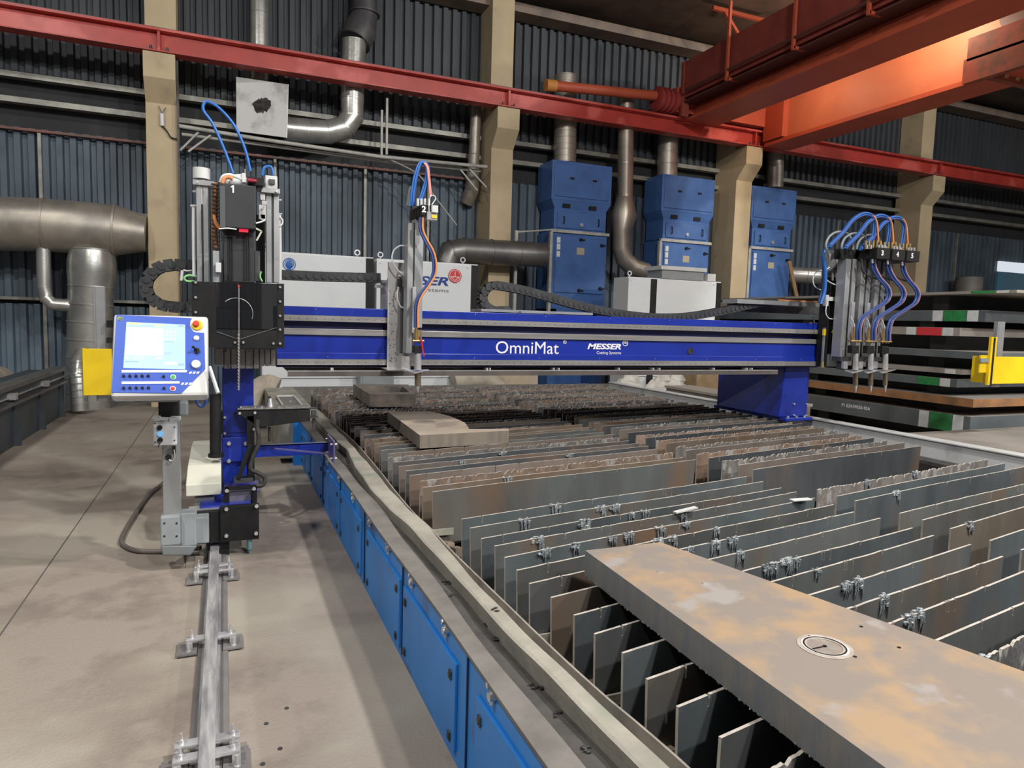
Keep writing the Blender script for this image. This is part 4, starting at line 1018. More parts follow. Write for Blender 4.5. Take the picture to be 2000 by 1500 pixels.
# ------------------------------------------------------------------ drilling head, station 1
D = thing('drilling_head', 'tall drilling head with black motor marked 1 and dark see-through guard', 'drilling head', (.1, 5.5, 1.4))
DI = Matrix.Translation(-D.location)
def dp(m, name, mm=BLACK, bev=0, par=None):
    o = m.build(name, mm, par or D, bev)
    if not par: o.matrix_parent_inverse = DI
    return o
gl = bpy.data.materials.new('smoked_acrylic'); gl.use_nodes = True; b_ = gl.node_tree.nodes['Principled BSDF']
b_.inputs['Base Color'].default_value = (.012, .012, .014, 1); b_.inputs['Roughness'].default_value = .05; b_.inputs['Alpha'].default_value = .80
GY = 5.12
dp(MB().px(375, 550, 424, 678, GY+.006, .012).px(541, 554, 555, 680, GY+.006, .012).px(424, 642, 541, 680, GY+.006, .012), 'guard_frame', BLACK, .002)
dp(MB().px(424, 552, 465.2, 642, GY, .005).px(466.8, 553, 541, 643, GY, .005), 'guard_pane', gl)
m = MB()
for q in ((382, 552), (382, 581), (382, 610), (547, 561), (547, 589), (547, 617), (547, 644), (547, 671), (459, 669), (475, 669), (534, 671)):
    c = P(*q, GY); dp(MB().cyl((c.x, GY+.01, c.z), (c.x, GY-.008, c.z), .0105, 12, .007), 'guard_bolt', STEEL)
dp(MB().px(375, 551, 379, 676, GY+.02, .3).px(551, 555, 555, 680, GY+.02, .3), 'guard_side', BLACK)
c = P(466.5, 559, GY-.01); dp(MB().cyl((c.x, GY, c.z), (c.x, GY-.012, c.z), .008, 10), 'red_pin', RED)
c = P(462, 612, GY); m = MB()
pts = [c+Vector((.105*math.cos(a), -.002, .105*math.sin(a))) for a in [math.radians(k*8-20) for k in range(20)]]
dp(MB().tube(pts, .0022, 6), 'window_arc', STEEL)
dp(MB().tube([P(424, 648, GY-.002), P(467, 663, GY-.002), P(540, 640, GY-.002)], .0012, 5), 'scribed_line', MGREY)
# base plates under the guard
m = MB()
for (a, b, dd) in ((421, 437, 0), (438, 450, .012), (452, 463, 0), (467, 479, .01), (480, 495, .018), (496, 506, 0), (507, 517, .02), (518, 528, .02), (529, 538, .02)):
    m.px(a, 682, b-.5, 720 if a > 430 and a < 500 else 715, 5.36+dd, .06)
m.px(418, 680, 537, 712, 5.42, .3)
dp(m, 'slide_base', mat('slide_steel', (.30, .275, .26), (.22, .205, .20), 3, .45, .6), .002)
m = MB()
for q in ((441, 686), (487, 686)): c = P(*q, 5.35); m.cyl((c.x, 5.37, c.z), (c.x, 5.35, c.z), .006, 8)
dp(m, 'screw', DSTEEL)
# drill bit
a, b = P(466.5, 562, 5.10), P(466.5, 762, 5.10); n = 120; m = MB()
m.tube([a.lerp(b, i/8) for i in range(9)], .0042, 8)
for ph in (0, math.pi):
    m.tube([a.lerp(b, .45+.55*i/n)+Vector((.0062*math.cos(i*.45+ph), .0062*math.sin(i*.45+ph), 0)) for i in range(n+1)], .0024, 5)
dp(m, 'drill_bit', BSTEEL)
# motor tower
anthr = mat('anthracite_motor', (.022, .024, .028), (.03, .032, .036), 3, .5)
dp(MB().px(437, 446, 497, 551, 5.38, .22), 'ram_column', anthr, .004)
m = MB()
for x in (445, 449, 453, 476, 481, 486): m.px(x, 448, x+1.6, 547, 5.372, .01)
dp(m, 'column_groove', BLACK)
mo = dp(MB().px(431, 360, 500, 446, 5.28, .26), 'motor_box', anthr, .008)
dp(MB().px(430, 363, 440, 444, 5.275, .02), 'motor_side_rib', mat('rib_grey', (.08, .085, .09), rough=.5))
a = P(451, 376, 5.27); dp(MB().prism([(a.x+.010, 5.276, a.z), (a.x+.020, 5.276, a.z), (a.x+.020, 5.276, a.z+.052), (a.x+.012, 5.276, a.z+.052), (a.x, 5.276, a.z+.042), (a.x, 5.276, a.z+.034), (a.x+.010, 5.276, a.z+.038)], (0, .003, 0)), 'number_one', TWHITE)
dp(MB().tube([P(443, 362, 5.42), P(450, 354, 5.42), P(470, 353, 5.42), P(486, 362, 5.42)], [.03, .05, .05, .03], 12), 'white_cap', WHITE)
dp(MB().px(484, 346, 516, 362, 5.36, .15), 'valve_block', BLACK, .004)
dp(MB().tube([P(484, 352, 5.33), P(501, 354, 5.33)], [.016, .014], 10), 'red_coupling', mat('dark_red_plastic', (.28, .02, .04), rough=.35))
dp(MB().px(473, 338, 480, 356, 5.36, .03).px(478, 330, 479, 338, 5.37, .01), 'small_fitting', LGREY)
m = MB(); c = P(475, 450, 5.26)
dp(MB().px(467, 447, 485, 453, 5.3, .02), 'red_indicator', mat('red_led', (.85, .02, .06), emit=.8))
dp(MB().px(431, 446, 437, 551, 5.42, .1).px(498, 490, 508, 548, 5.42, .1), 'side_profile', DSTEEL)
dp(MB().px(500, 420, 518, 552, 5.7, .05), 'back_plate', BLACK)
def guide(xa, xb, ytop, name):
    w_ = (xb-xa)
    dp(MB().px(xa, ytop, xa+w_*.42, 552, 5.46, .10), name, ALU, .002)
    dp(MB().px(xa+w_*.46, ytop, xa+w_*.54, 552, 5.47, .08), 'guide_slot', DSTEEL)
    dp(MB().px(xa+w_*.58, ytop, xb, 552, 5.46, .10), name, ALU, .002)
guide(384, 407, 362, 'left_guide_profile'); guide(520, 545, 377, 'right_guide_profile')
dp(MB().cyl(P(393.5, 350, 5.5), P(393.5, 329, 5.5), .058, 20), 'cylinder_cap', LGREY, .003)
dp(MB().px(376, 352, 418, 362, 5.44, .16), 'left_clamp', ALU, .003)
dp(MB().cyl(P(393, 352, 5.5), P(393, 400, 5.5), .034, 14), 'left_cylinder_rod', STEEL)
dp(MB().px(518, 343, 542, 368, 5.42, .14), 'cylinder_head', LGREY, .006)
dp(MB().px(525, 350, 537, 359, 5.40, .03), 'port_plug', DSTEEL)
dp(MB().px(510, 367, 547, 377, 5.42, .16), 'right_clamp', ALU, .003)
m = MB()
for q in ((503, 357, 517, 373), (508, 377, 518, 391), (505, 400, 519, 428), (509, 418, 519, 430), (511, 392, 521, 400)): m.px(*q, 5.44, .06)
dp(m, 'valve', LGREY, .004)
for q in ((386, 356), (540, 374), (515, 404), (513, 415)): c = P(*q, 5.42); dp(MB().cyl((c.x, c.y, c.z), (c.x, c.y-.02, c.z), .009, 8), 'fitting', STEEL)
for q in (((376, 374), (384, 374)), ((372, 402), (384, 402)), ((545, 391), (550, 391)), ((545, 418), (551, 418))): dp(MB().cyl(P(*q[0], 5.5), P(*q[1], 5.5), .009, 8), 'fitting', STEEL)
dp(hose([(378, 405), (378, 460), (379, 540)], 5.5, .012), 'thin_rod', LGREY)
dp(hose([(546, 420), (547, 480), (547, 548)], 5.5, .012), 'thin_rod', LGREY)
dp(hose([(547, 424), (552, 430), (551, 438), (546, 442)], 5.48, .005), 'thin_cable', WHITE)
dp(hose([(428, 447), (445, 446), (462, 448)], 5.27, .005), 'thin_cable', WHITE)
dp(hose([(500, 436), (508, 434), (518, 430)], 5.27, .006), 'thin_cable', WHITE)
dp(MB().bar(P(500, 446, 5.4), P(511, 452, 5.4), .012).bar(P(511, 452, 5.4), P(501, 470, 5.4), .012), 'bent_clip', CREAM)
dp(MB().px(416, 490, 428, 600, 5.34, .06), 'small_profile', ALU, .002)
dp(MB().px(421, 513, 432, 532, 5.28, .05), 'junction_box', LGREY, .003)
# vertical cable chain with orange cables
ch = dp(MB().tube(cr([P(420, 357, 5.46), P(420, 400, 5.46), P(419, 450, 5.46), P(422, 488, 5.46)], 5), .019, 8), 'orange_cable_bundle', HORANGE)
m = MB()
for k in range(17):
    yy = 358+k*7.8; m.px(413, yy, 428, yy+2.6, 5.43, .02)
m.px(427, 356, 429, 488, 5.44, .05); dp(m, 'chain_link_bars', MBLACK)
dp(hose([(431, 357), (436, 345), (448, 342), (462, 346), (478, 354)], 5.38, .014), 'grey_hose', LGREY)
dp(hose([(434, 358), (439, 348), (448, 346), (455, 350)], 5.34, .014), 'orange_hose', HORANGE)
dp(hose([(418, 420), (422, 436), (429, 447)], 5.42, .014), 'orange_hose', HORANGE)
dp(hose([(455, 338), (438, 292), (416, 243), (398, 217), (398, 203), (407, 199), (430, 213), (458, 246), (478, 290), (489, 334)], 5.4, .0105, 10), 'blue_hose', HBLUE)
dp(hose([(512, 343), (515, 330), (522, 325), (530, 327), (534, 342)], 5.45, .0105, 8), 'blue_hose', HBLUE)
dp(hose([(380, 550), (365, 549), (360, 543), (368, 538), (384, 540)], 5.5, .008), 'green_tube', mat('green_tube', (.25, .62, .22), rough=.4))
dp(hose([(358, 527), (365, 529), (380, 528)], 5.55, .006).cyl(P(356, 528, 5.55), P(354, 548, 5.55), .01, 8), 'thin_cable', LGREY)
dp(hose([(510, 530), (508, 540), (512, 550)], 5.4, .006), 'green_tube', mat('green_tube', (.2, .6, .2)))

# ------------------------------------------------------------------ torch stations
def offs(pxs, dx, dy=0): return [(x+dx, y+dy) for x, y in pxs]
# station 2
S = thing('torch_station', 'single cutting torch marked 2 in the middle of the beam', 'cutting torch', tuple(P(815, 720, 5.5)))
SI = Matrix.Translation(-S.location)
def sp(m, name, mm=BLACK, bev=0, par=S, iv=SI):
    o = m.build(name, mm, par, bev); o.matrix_parent_inverse = iv; return o
m = MB().use(mat('bead_blasted_plate', (.50, .49, .48), (.38, .37, .37), 3, .45, .6)).px(757, 513, 803, 722, 5.83, .012)
m.use(dot); random.seed(5)
for _ in range(46):
    x_, y_ = random.uniform(760, 776), random.uniform(560, 712); c = P(x_, y_, 5.829); m.cyl((c.x, 5.8285, c.z), (c.x, 5.832, c.z), .0045, 6)
sp(m, 'carriage_plate', None)
sp(MB().px(757, 722, 803, 723.5, 5.6, .25), 'plate_foot', STEEL)
sp(MB().px(785, 560, 794, 690, 5.76, .06), 'actuator_cover', DSTEEL)
sp(MB().px(780, 530, 792, 540, 5.76, .05), 'connector', WHITE); sp(MB().px(778, 545, 786, 560, 5.76, .04), 'plug', BLACK)
sp(hose([(795, 482), (782, 480), (769, 490), (766, 508), (775, 525), (785, 535)], 5.74, .007), 'white_cable', WHITE)
sp(hose([(778, 560), (776, 580), (782, 598), (790, 602)], 5.74, .006), 'white_cable', WHITE)
sp(MB().px(795, 435, 806, 695, 5.62, .12), 'lift_profile', ALU, .002); sp(MB().px(806.5, 435, 809, 695, 5.63, .1), 'profile_slot', DSTEEL)
sp(MB().px(809.5, 428, 826, 640, 5.62, .12), 'lift_profile', ALU, .002)
sp(MB().px(806, 560, 812, 650, 5.58, .03), 'piston_rod', STEEL)
fx0, fx1 = P(823, 415, 5.42).x, P(841, 415, 5.42).x
zt, zb_ = P(832, 400, 5.42).z, P(832, 421, 5.42).z
sp(MB().box(fx0, fx1, 5.42, 5.8, zb_, zt), 'head_block', BLACK, .005)
o = text('2', P(824, 414, 5.41).x, P(824, 414, 5.41).z, 5.415, .035, .05, TWHITE, S, 'number_two', 0, .03); o.matrix_parent_inverse = SI
sp(MB().px(844, 401, 856, 415, 5.38, .06), 'sensor_box', LGREY, .003); sp(MB().px(834, 414, 854, 430, 5.40, .05), 'laser_box', ALU, .003)
sp(MB().px(843, 420, 854, 426, 5.395, .006), 'yellow_label', YEL)
def hose_set(path, Y, par, iv, cols=((HDBLUE, -3), (HBLUE, 0), (HORANGE, 3), (HPINK, 5)), r=.0095, dy=0):
    for k, (mm, dx) in enumerate(cols):
        p = [(x+dx, y+dy) for x, y in path]
        sp(hose(p, Y+.018*(k % 2), r, 7), 'hose', mm, 0, par, iv)
hose_set([(822, 425), (822, 448), (830, 468), (843, 492), (848, 515), (846, 537), (834, 558), (820, 578), (813, 600), (812, 640)], 5.44, S, SI, ((HDBLUE, -2), (HBLUE, 1), (HORANGE, 4), (HDBLUE, -.5)))
hose_set([(822, 392), (834, 355), (836, 330), (830, 317), (822, 320), (813, 345), (808, 375), (806, 402)], 5.5, S, SI, ((HBLUE, 0), (HDBLUE, -2), (HBLUE, -4), (HDBLUE, 2)), .008)
hose_set([(840, 384), (837, 350), (834, 328), (828, 318)], 5.48, S, SI, ((HPINK, 0), (HPINK, 2)), .008)
sp(hose([(797, 402), (801, 372), (807, 366), (809, 375), (805, 402)], 5.6, .014), 'hose', MGREY)
m = MB()
for x_ in (816, 823, 830, 838): m.cyl(P(x_, 402, 5.46), P(x_, 388, 5.46), .011, 8)
sp(m, 'fitting', LGREY)
sp(hose([(843, 400), (850, 390), (850, 384), (842, 382), (838, 395), (838, 415)], 5.4, .004), 'thin_cable', WHITE)
def torch(cx, Y, y0, par, iv):   # cx, y0: the axis and the top of the torch as seen in the photograph
    def q(m, n, mm, bev=0): return sp(m, n, mm, bev, par, iv)
    def c_(ya, yb, r, r2=None, dx=0): return MB().cyl(P(cx+dx, y0+ya, Y), P(cx+dx, y0+yb, Y), r, 14, r2)
    m = c_(0, 25, .012, dx=-3)
    for dx in (-6, 1, 6): m.cyl(P(cx+dx, y0+4, Y), P(cx+dx, y0+30, Y), .008, 8)
    m.px(cx-9, y0+24, cx+9, y0+28, Y-.01, .03); m.cyl(P(cx-10, y0+26, Y-.02), P(cx+12, y0+26, Y-.02), .009, 8)
    q(m, 'brass_valve_block', BRASS)
    q(MB().px(cx-7, y0+35, cx+7, y0+50, Y-.03, .06), 'torch_clamp', BLACK, .003)
    q(c_(50, 82, .029), 'torch_body', STEEL)
    q(MB().prism([P(cx-26, y0+83, Y+.12), P(cx+20, y0+82, Y+.12), P(cx+22, y0+82.5, Y-.02), P(cx-6, y0+90, Y-.10)][::-1], (0, 0, .004)), 'heat_shield', STEEL)
    q(c_(85, 112, .026), 'nozzle', mat('bronze_nozzle', (.36, .29, .20), (.28, .23, .17), 20, .35, .8))
    q(c_(112, 127, .020, .005), 'nozzle_tip', STEEL)
torch(816, 5.44, 640, S, SI)
sp(MB().px(803, 690, 812, 715, 5.5, .05), 'shield_bracket', BSTEEL); sp(MB().px(793, 690, 806, 696, 5.6, .1), 'profile_end', DSTEEL)
sp(MB().tube([P(823, 662, 5.40), P(825, 680, 5.40), P(828, 696, 5.40)], .006, 6), 'red_lead', RED)
q_ = P(789, 618, 5.82); sp(MB().prism([q_, q_+Vector((.022, 0, 0)), q_+Vector((.011, 0, .022))], (0, .002, 0)), 'warning_triangle', YEL)

# right-hand carriage and stations 3 to 5
t = thing('torch_carriage', 'black end carriage with yellow edge strip at the right end of the beam', 'carriage', tuple(P(1630, 716, 5.75)))
iv = Matrix.Translation(-t.location)
m = MB().px(1618, 541, 1645, 716, 5.72, .14); sp(m, 'carriage_body', BLACK, .004, t, iv)
sp(MB().px(1619, 692, 1641, 716, 5.69, .1), 'motor_cap', MGREY, .003, t, iv)
sp(MB().px(1608, 640, 1615, 718, 5.75, .02), 'edge_strip', ALU, 0, t, iv); sp(MB().px(1609, 643, 1613, 655, 5.745, .02).px(1608, 706, 1612, 717, 5.745, .02), 'yellow_tape', YEL, 0, t, iv)
q_ = P(1624, 650, 5.70); sp(MB().prism([q_, q_+Vector((.05, 0, 0)), q_+Vector((.025, 0, .045))], (0, .004, 0)), 'warning_triangle', YEL, 0, t, iv)
sp(hose([(1640, 560), (1616, 548), (1612, 530), (1620, 522)], 5.66, .007), 'white_cable', WHITE, 0, t, iv)
sp(hose([(1616, 585), (1613, 610), (1620, 622), (1636, 620), (1646, 600), (1648, 575)], 5.66, .006), 'white_cable', WHITE, 0, t, iv)
sp(hose([(1612, 528), (1596, 530), (1588, 545), (1592, 560), (1606, 566), (1614, 556)], 5.8, .006), 'white_cable', WHITE, 0, t, iv)
sp(MB().px(1618, 580, 1632, 588, 5.68, .06).px(1613, 576, 1619, 598, 5.67, .04), 'connector', LGREY, .003, t, iv)
sp(MB().px(1619, 489, 1637, 540, 5.85, .1), 'support_profile', ALU, .003, t, iv)
m = MB()
for x_ in (1626, 1634, 1642): m.cyl(P(x_, 548, 5.7), P(x_, 534, 5.7), .01, 8)
sp(m, 'fitting', STEEL, 0, t, iv)
sp(hose([(1624, 548), (1626, 530), (1636, 523), (1646, 528)], 5.7, .009), 'black_cable', MBLACK, 0, t, iv)
sp(hose([(1603, 594), (1611, 567), (1612, 529), (1608, 497), (1621, 479)], 5.66, .018), 'blue_hose', HBLUE, 0, t, iv)
sp(hose([(1600, 590), (1608, 560), (1609, 520), (1606, 500)], 5.7, .018), 'blue_hose', HDBLUE, 0, t, iv)
S3 = thing('torch_station', 'cutting torch marked 3, leftmost of the three at the right end of the beam', 'cutting torch', tuple(P(1672, 722, 5.5)), 'three torch stations at the right end')
I3 = Matrix.Translation(-S3.location)
def s3(m, n, mm=BLACK, bev=0): return sp(m, n, mm, bev, S3, I3)
s3(MB().px(1647, 505, 1656, 702, 5.52, .12), 'lift_profile', ALU, .002); s3(MB().px(1657, 505, 1659, 702, 5.53, .1), 'profile_slot', DSTEEL); s3(MB().px(1660, 505, 1667, 702, 5.52, .12), 'lift_profile', ALU, .002)
s3(MB().px(1662, 590, 1668, 660, 5.46, .03), 'piston_rod', STEEL)
fx0, fx1 = P(1713, 495, 5.3).x, P(1739, 495, 5.3).x; zt, zb_ = P(1726, 484, 5.3).z, P(1726, 506, 5.3).z
s3(MB().box(fx0, fx1, 5.3, 5.62, zb_, zt).box(fx0-.26, fx0+.05, 5.54, 5.62, zb_, zt-.01), 'head_block', BLACK, .005)
s3(MB().px(1642, 697, 1664, 706, 5.5, .12).px(1645, 706, 1655, 722, 5.5, .08), 'profile_end', DSTEEL)
s3(MB().px(1648, 706, 1656, 720, 5.46, .03), 'steel_foot', STEEL)
P3 = [(1704, 500), (1707, 524), (1717, 543), (1731, 559), (1736, 573), (1730, 589), (1707, 605), (1685, 620), (1677, 641), (1676, 664)]
hose_set(P3, 5.38, S3, I3, ((HDBLUE, -3), (HBLUE, 0), (HDBLUE, 2.5), (HPINK, 4)), .0115)
U3 = [(1704, 478), (1709, 450), (1710, 432), (1704, 420), (1688, 416), (1667, 428), (1648, 452), (1632, 468), (1621, 479)]
hose_set(U3, 5.44, S3, I3, ((HBLUE, 0), (HDBLUE, -3)), .011); hose_set(U3, 5.43, S3, I3, ((HDBLUE, 0), (HBLUE, -4)), .010, 4)
hose_set([(1716, 474), (1714, 445), (1712, 432), (1706, 421)], 5.42, S3, I3, ((HORANGE, 0), (HPINK, -2)), .009)
s3(hose([(1620, 500), (1613, 480), (1620, 462), (1636, 453), (1655, 456), (1665, 475), (1666, 492)], 5.6, .013), 'black_hose', MGREY)
m = MB()
for x_ in (1690, 1697, 1705, 1712, 1719): m.cyl(P(x_, 487, 5.4), P(x_+1, 470, 5.4), .012, 8)
s3(m, 'fitting', BRASS)
m = MB()
for x_ in (1693, 1701, 1716, 1722, 1728): s3(MB().cyl(P(x_, 486, 5.36), P(x_, 478, 5.36), .012, 8), 'steel_fitting', STEEL)
s3(MB().cyl(P(1704, 506, 5.36), P(1704, 514, 5.36), .012, 8), 'steel_fitting', STEEL)
s3(hose([(1682, 506), (1686, 530), (1700, 540), (1713, 545)], 5.42, .010), 'black_hose', MBLACK)
s3(hose([(1662, 620), (1668, 632), (1671, 650)], 5.42, .005), 'white_cable', WHITE)
torch(1671, 5.40, 640, S3, I3)
S4 = dup(S3, (S3.location.x+.228, S3.location.y, S3.location.z), label='cutting torch marked 4, middle of the three at the right end of the beam')
S5 = dup(S3, (S3.location.x+.452, S3.location.y, S3.location.z), label='cutting torch marked 5, rightmost of the three at the right end of the beam')
b3 = P(1721, 499, 5.295)
for s_, ch_ in ((S3, '3'), (S4, '4'), (S5, '5')):
    o = text(ch_, b3.x-S3.location.x, b3.z-S3.location.z, 5.295-S3.location.y, .033, .055, TWHITE, s_, 'number_%s' % {'3': 'three', '4': 'four', '5': 'five'}[ch_], 0, .03)

# ------------------------------------------------------------------ operator console on its post
K = thing('operator_console', 'blue and white control panel with lit screen on a grey post', 'control panel', (-.3, 4.75, .08))
KI = Matrix.Translation(-K.location)
def kp(m, name, mm=MGREY, bev=0): return sp(m, name, mm, bev, K, KI)
kp(MB().px(317, 815, 352, 1012, 4.75, .09), 'post', mat('post_grey', (.33, .34, .33), (.27, .28, .28), 3, .4, .3), .004)
kp(MB().px(309, 778, 349, 816, 4.70, .16), 'post_sleeve', BLACK, .006)
kp(MB().px(349, 785, 367, 812, 4.76, .1), 'sleeve_side', MGREY, .01)
kp(MB().px(313, 1009, 352, 1066, 4.70, .17).hexa([P(318, 1085, 4.72), P(372, 1085, 4.72), P(372, 1085, 4.86), P(318, 1085, 4.86), P(313, 1066, 4.70), P(385, 1066, 4.70), P(385, 1066, 4.87), P(313, 1066, 4.87)]).px(352, 1002, 384, 1067, 4.74, .12).px(380, 1010, 408, 1062, 4.80, .1), 'post_foot', MGREY, .008)
m = MB()
for q in ((321, 1022), (345, 1022), (321, 1047), (345, 1047)): c = P(*q, 4.70); m.cyl((c.x, c.y+.01, c.z), (c.x, c.y-.003, c.z), .006, 8)
kp(m, 'foot_screw', BLACK)
c = P(329, 893, 4.75); kp(MB().cyl((c.x, 4.745, c.z), (c.x, 4.76, c.z), .018, 16), 'cable_hole', BLACK)
kp(hose([(340, 878), (341, 892), (336, 900), (330, 898)], 4.73, .004), 'hook', STEEL)
kp(MB().px(337, 872, 343, 886, 4.73, .02), 'cable_gland', BLACK)
cb = kp(MB().px(299, 823, 345, 870, 4.62, .10), 'switch_box', LGREY, .005)
kp(MB().px(296, 815, 312, 823, 4.62, .08).px(330, 816, 352, 823, 4.62, .08), 'box_hook', LGREY, .004)
kp(MB().cyl(P(306, 818, 4.64), P(340, 820, 4.64), .014, 12), 'handle_bar', WHITE)
for q, mm, n in (((312, 835), BLACK, 'push_button'), ((313, 847), mat('lit_blue_button', (.20, .55, .95), emit=.7), 'lit_blue_button'), ((313, 859), BLACK, 'key_switch')):
    c = P(*q, 4.62); kp(MB().cyl((c.x, 4.625, c.z), (c.x, 4.60, c.z), .015, 14), n, mm)
kp(MB().bar(P(313, 862, 4.6), P(309, 873, 4.6), .008), 'key', DSTEEL)
m = MB()
for q in ((303, 827), (341, 834), (303, 864), (341, 860)): c = P(*q, 4.62); m.cyl((c.x, 4.62, c.z), (c.x, 4.615, c.z), .004, 6)
kp(m, 'screw', BLACK)
for (x_, y0_, y1_) in ((363, 1085, 1132),): kp(MB().cyl(P(x_-1, y0_, 4.8), P(x_-1, y0_+14, 4.8), .012, 10, .006).cyl(P(x_-1, y0_+14, 4.8), P(x_, y1_, 4.8), .0022, 6), 'feeler_rod', DSTEEL)
gp_(MB().cyl(P(487, 1048, 4.95), P(487, 1072, 4.95), .018, 10).cyl(P(487, 1072, 4.95), P(487, 1082, 4.95), .012, 10, .004).cyl(P(487, 1082, 4.95), P(486, 1117, 4.95), .0022, 6), 'feeler_rod', mat('teal_sensor', (.12, .25, .26), rough=.4))
# panel
ph = bpy.data.objects.new('panel_mount', None)
bpy.data.objects.remove(ph)
TILT = -math.radians(24.9)
m = MB().box(0, .492, .0, .10, 0, .500)
PH = m.build('panel_housing', mat('panel_white', (.66, .66, .65), (.60, .60, .59), 3, .4), K, .018, (-.576+.3, 4.29-4.75, 1.178-.08), (TILT, 0, 0))
def pan(zx, zy):
    v = (1405-zy)/(1405-90.); Lx = 75-50*(1-v); Rx = 1665-100*(1-v); return ((zx-Lx)/(Rx-Lx)*.488, v*.5)
def pp(m, name, mm, bev=0): return m.build(name, mm, PH, bev)
def pbox(zx0, zy0, zx1, zy1, y0, y1):
    a = pan(zx0, (zy0+zy1)/2); b = pan(zx1, (zy0+zy1)/2); return MB().box(a[0], b[0], y0, y1, pan(zx0, zy1)[1], pan(zx0, zy0)[1])
face = [(125, 115), (1385, 140), (1360, 185), (1345, 250), (1355, 310), (1400, 365), (1450, 380), (1585, 385), (1560, 985), (1140, 1368), (50, 1345)]
fp = [(pan(*q)[0], -.004, pan(*q)[1]) for q in face]
pp(MB().prism(fp, (0, .006, 0)), 'blue_faceplate', mat('panel_blue', (.035, .10, .50), rough=.4))
scr = mat('lit_screen', (.62, .82, .95), (.52, .76, .94), 1.5, .3, emit=1.0)
a = [(pan(*q)[0], -.007, pan(*q)[1]) for q in ((285, 232), (1265, 255), (1225, 990), (230, 968))]
pp(MB().prism(a, (0, .004, 0)), 'screen', scr)
scw = mat('screen_white_window', (.82, .90, .97), emit=1.0); scb = mat('screen_blue_items', (.40, .66, .86), emit=.9); scy = mat('screen_yellow_items', (.85, .88, .45), emit=.9)
pp(MB().prism([(pan(*q)[0], -.009, pan(*q)[1]) for q in ((290, 310), (895, 330), (875, 775), (265, 765))], (0, .002, 0)), 'screen_window', scw)
m = MB()
for i in range(3):
    for j in range(3):
        x_, y_ = 950+i*66-j*6, 378+j*62; a = pan(x_-20, y_+18); b = pan(x_+20, y_-18); m.box(a[0], b[0], -.009, -.007, a[1], b[1])
for q in ((270, 785, 310, 825), (400, 785, 440, 825), (460, 790, 500, 828), (525, 792, 565, 828), (750, 795, 855, 830), (890, 875, 1100, 920)):
    a = pan(q[0], q[3]); b = pan(q[2], q[1]); m.box(a[0], b[0], -.009, -.007, a[1], b[1])
pp(m, 'screen_keys', scw)
m = MB()
for q in ((300, 295, 560, 304), (1140, 270, 1240, 300), (1110, 900, 1215, 930), (900, 540, 1060, 552), (895, 720, 1020, 730), (895, 745, 990, 753), (250, 860, 470, 880), (580, 290, 740, 300)):
    a = pan(q[0], q[3]); b = pan(q[2], q[1]); m.box(a[0], b[0], -.0085, -.007, a[1], b[1])
pp(m, 'screen_lines', scb)
m = MB()
for q in ((310, 240, 520, 270), (760, 262, 890, 290)): a = pan(q[0], q[3]); b = pan(q[2], q[1]); m.box(a[0], b[0], -.009, -.007, a[1], b[1])
pp(m, 'screen_tabs', scy)
for ya, yb, xe, sl in ((1000, 1040, 1250, 1290), (1180, 1218, 1120, 1150)):
    m = pbox(205, ya, xe, yb, -.006, -.004)
    for k in range(3):
        x_ = sl+k*62; y0_, y1_ = ya+(28 if ya < 1100 else 22), yb+22
        m.prism([(pan(x_-15, y1_)[0], -.006, pan(x_-15, y1_)[1]), (pan(x_+25, y1_)[0], -.006, pan(x_+25, y1_)[1]), (pan(x_+50, y0_)[0], -.006, pan(x_+50, y0_)[1]), (pan(x_+10, y0_)[0], -.006, pan(x_+10, y0_)[1])], (0, .002, 0))
    pp(m, 'label_strip', WHITE)
def knob(zx, zy, r, h, mm, name, r2=None):
    a = pan(zx, zy); return pp(MB().cyl((a[0], 0, a[1]), (a[0], -h, a[1]), r, 20, r2), name, mm, 0)
for y_ in (1095, 1280):
    for i in range(5):
        a = pan(235+i*96, y_); pp(MB().cyl((a[0], 0, a[1]), (a[0], -.008, a[1]), .008, 12).box(a[0]-.003, a[0]+.003, -.018, -.008, a[1]-.007, a[1]+.007), 'selector_switch', BLACK)
    a = pan(865, y_+10); pp(MB().cyl((a[0], 0, a[1]), (a[0], -.008, a[1]), .008, 12).box(a[0]-.003, a[0]+.003, -.018, -.008, a[1]-.007, a[1]+.007), 'selector_switch', BLACK)
knob(1020, 1115, .0155, .008, WHITE, 'button_ring'); knob(1020, 1115, .0105, .013, GREEN, 'green_button')
knob(1005, 1298, .0155, .008, WHITE, 'button_ring'); knob(1005, 1298, .0105, .013, RED, 'red_button')
knob(1475, 260, .030, .010, YEL, 'yellow_collar'); knob(1455, 255, .013, .022, RED, 'emergency_stop'); knob(1440, 250, .018, .0, RED, 'x') if False else None
a = pan(1455, 255); pp(MB().cyl((a[0], -.02, a[1]), (a[0], -.034, a[1]), .018, 20, .016), 'emergency_stop_cap', RED)
knob(1445, 480, .0155, .012, LGREY, 'push_button'); knob(1445, 480, .010, .016, WHITE, 'push_button_cap')
m = MB(); a = pan(1440, 690); m.cyl((a[0], 0, a[1]), (a[0], -.015, a[1]), .016, 16); m.tube([(a[0], -.01, a[1]), (a[0]-.012, -.035, a[1]+.006), (a[0]-.022, -.045, a[1]+.010)], [.007, .005, .009], 8); pp(m, 'joystick', BLACK)
knob(1410, 915, .026, .022, LGREY, 'large_dial', .024)
knob(183, 182, .0155, .004, mat('lime_sticker', (.72, .80, .03), rough=.5), 'round_sticker')
kp(MB().bar(P(409, 716, 4.33), P(426, 768, 4.25), .014, .02), 'side_lever', WHITE, .003)
kp(hose([(384, 772), (386, 788), (394, 794), (402, 786), (403, 774)], 4.5, .009), 'cable_loop', HDBLUE)
kp(MB().px(402, 740, 409, 744, 4.35, .03), 'lever_hinge', BLACK)
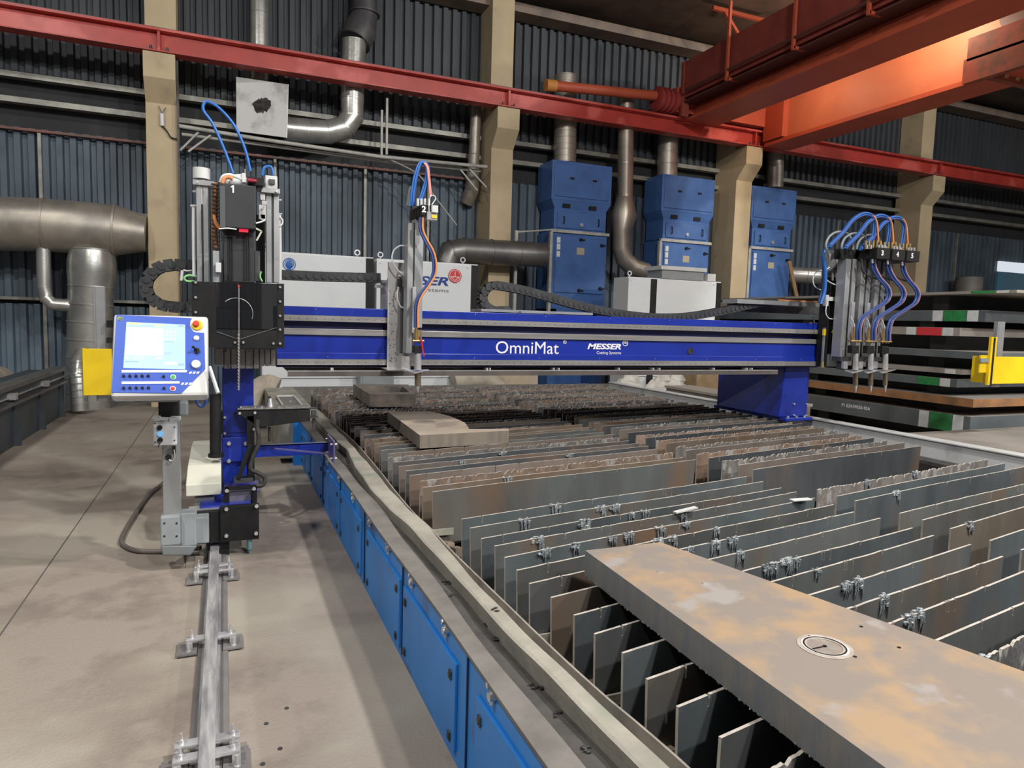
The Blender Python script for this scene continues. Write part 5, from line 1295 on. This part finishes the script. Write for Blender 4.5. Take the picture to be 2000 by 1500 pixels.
kp(MB().box(-.42, -.25, 4.48, 4.75, 1.12, 1.17), 'panel_carrier', MGREY, .006)
# floor hose from the foot
pth = [PZ(392, 1070, .05)] + [PZ(x, y, .018) for x, y in ((320, 1077), (270, 1076), (243, 1066), (238, 1052), (258, 1014), (290, 968), (316, 946))]+[PZ(345, 915, .03)]
tag(MB().tube(cr(pth, 8), .017, 10).build('floor_cable', mat('taupe_cable', (.13, .11, .10), rough=.5)), 'thick dark cable curving over the floor left of the console post', 'cable')

# ------------------------------------------------------------------ black drill stand on the carriage
Dn = thing('drill_stand', 'black angled bracket with a second drill bit on top of the carriage', 'stand', tuple(P(500, 940, 5.42)))
NI = Matrix.Translation(-Dn.location)
def np_(m, n, mm=BLACK, bev=0): return sp(m, n, mm, bev, Dn, NI)
Yd = 5.42
np_(MB().px(482, 812, 497, 940, Yd, .05), 'upright', BLACK, .003)
np_(MB().bar(P(489, 868, Yd-.02), P(465, 936, Yd-.02), .032, .03), 'brace', BLACK, .002)
np_(MB().px(457, 935, 495, 943, Yd-.03, .12), 'foot_plate', DSTEEL, .002)
np_(MB().prism([P(464, 808, Yd), P(506, 834, Yd), P(512, 834, Yd), P(606, 822, Yd), P(606, 798, Yd), P(464, 797, Yd)][::-1], (0, .12, 0)), 'top_arm', BLACK, .003)
np_(MB().px(464, 796, 604, 799, Yd-.01, .14), 'arm_edge', mat('worn_edge', (.30, .28, .26), (.16, .15, .15), 30, .5, .4))
m = MB()
for x_ in (470, 498, 511, 545, 560, 590): m.cyl(P(x_, 799, Yd+.03), P(x_, 794, Yd+.03), .009, 10)
for q in ((468, 807), (498, 806), (496, 838)): c = P(*q, Yd); m.cyl((c.x, c.y, c.z), (c.x, c.y-.012, c.z), .010, 10)
np_(m, 'bolt', STEEL)
np_(MB().cyl(P(527, 796, Yd+.05), P(527, 778, Yd+.05), .030, 16, .014), 'tool_taper', STEEL)
np_(MB().cyl(P(527, 779, Yd+.05), P(527, 774, Yd+.05), .009, 10), 'taper_tip', DSTEEL)
np_(MB().cyl(P(526, 834, Yd+.05), P(526, 840, Yd+.05), .006, 8).cyl(P(526, 834, Yd+.05), P(526, 862, Yd+.05), .010, 10), 'drill_bit', mat('dark_drill', (.05, .045, .04), (.12, .10, .08), 60, .4, .6))
np_(MB().px(609, 803, 618, 812, Yd, .05).px(604, 814, 622, 817, Yd-.01, .08).px(611, 817, 616, 835, Yd+.02, .03).px(607, 797, 620, 799.5, Yd, .05), 'clamp_screw', DSTEEL)
np_(hose([(504, 820), (502, 832), (505, 850), (504, 870), (495, 890), (489, 915), (500, 922), (514, 930), (517, 940), (511, 948), (497, 948)], Yd-.05, .016), 'black_hose', MBLACK)
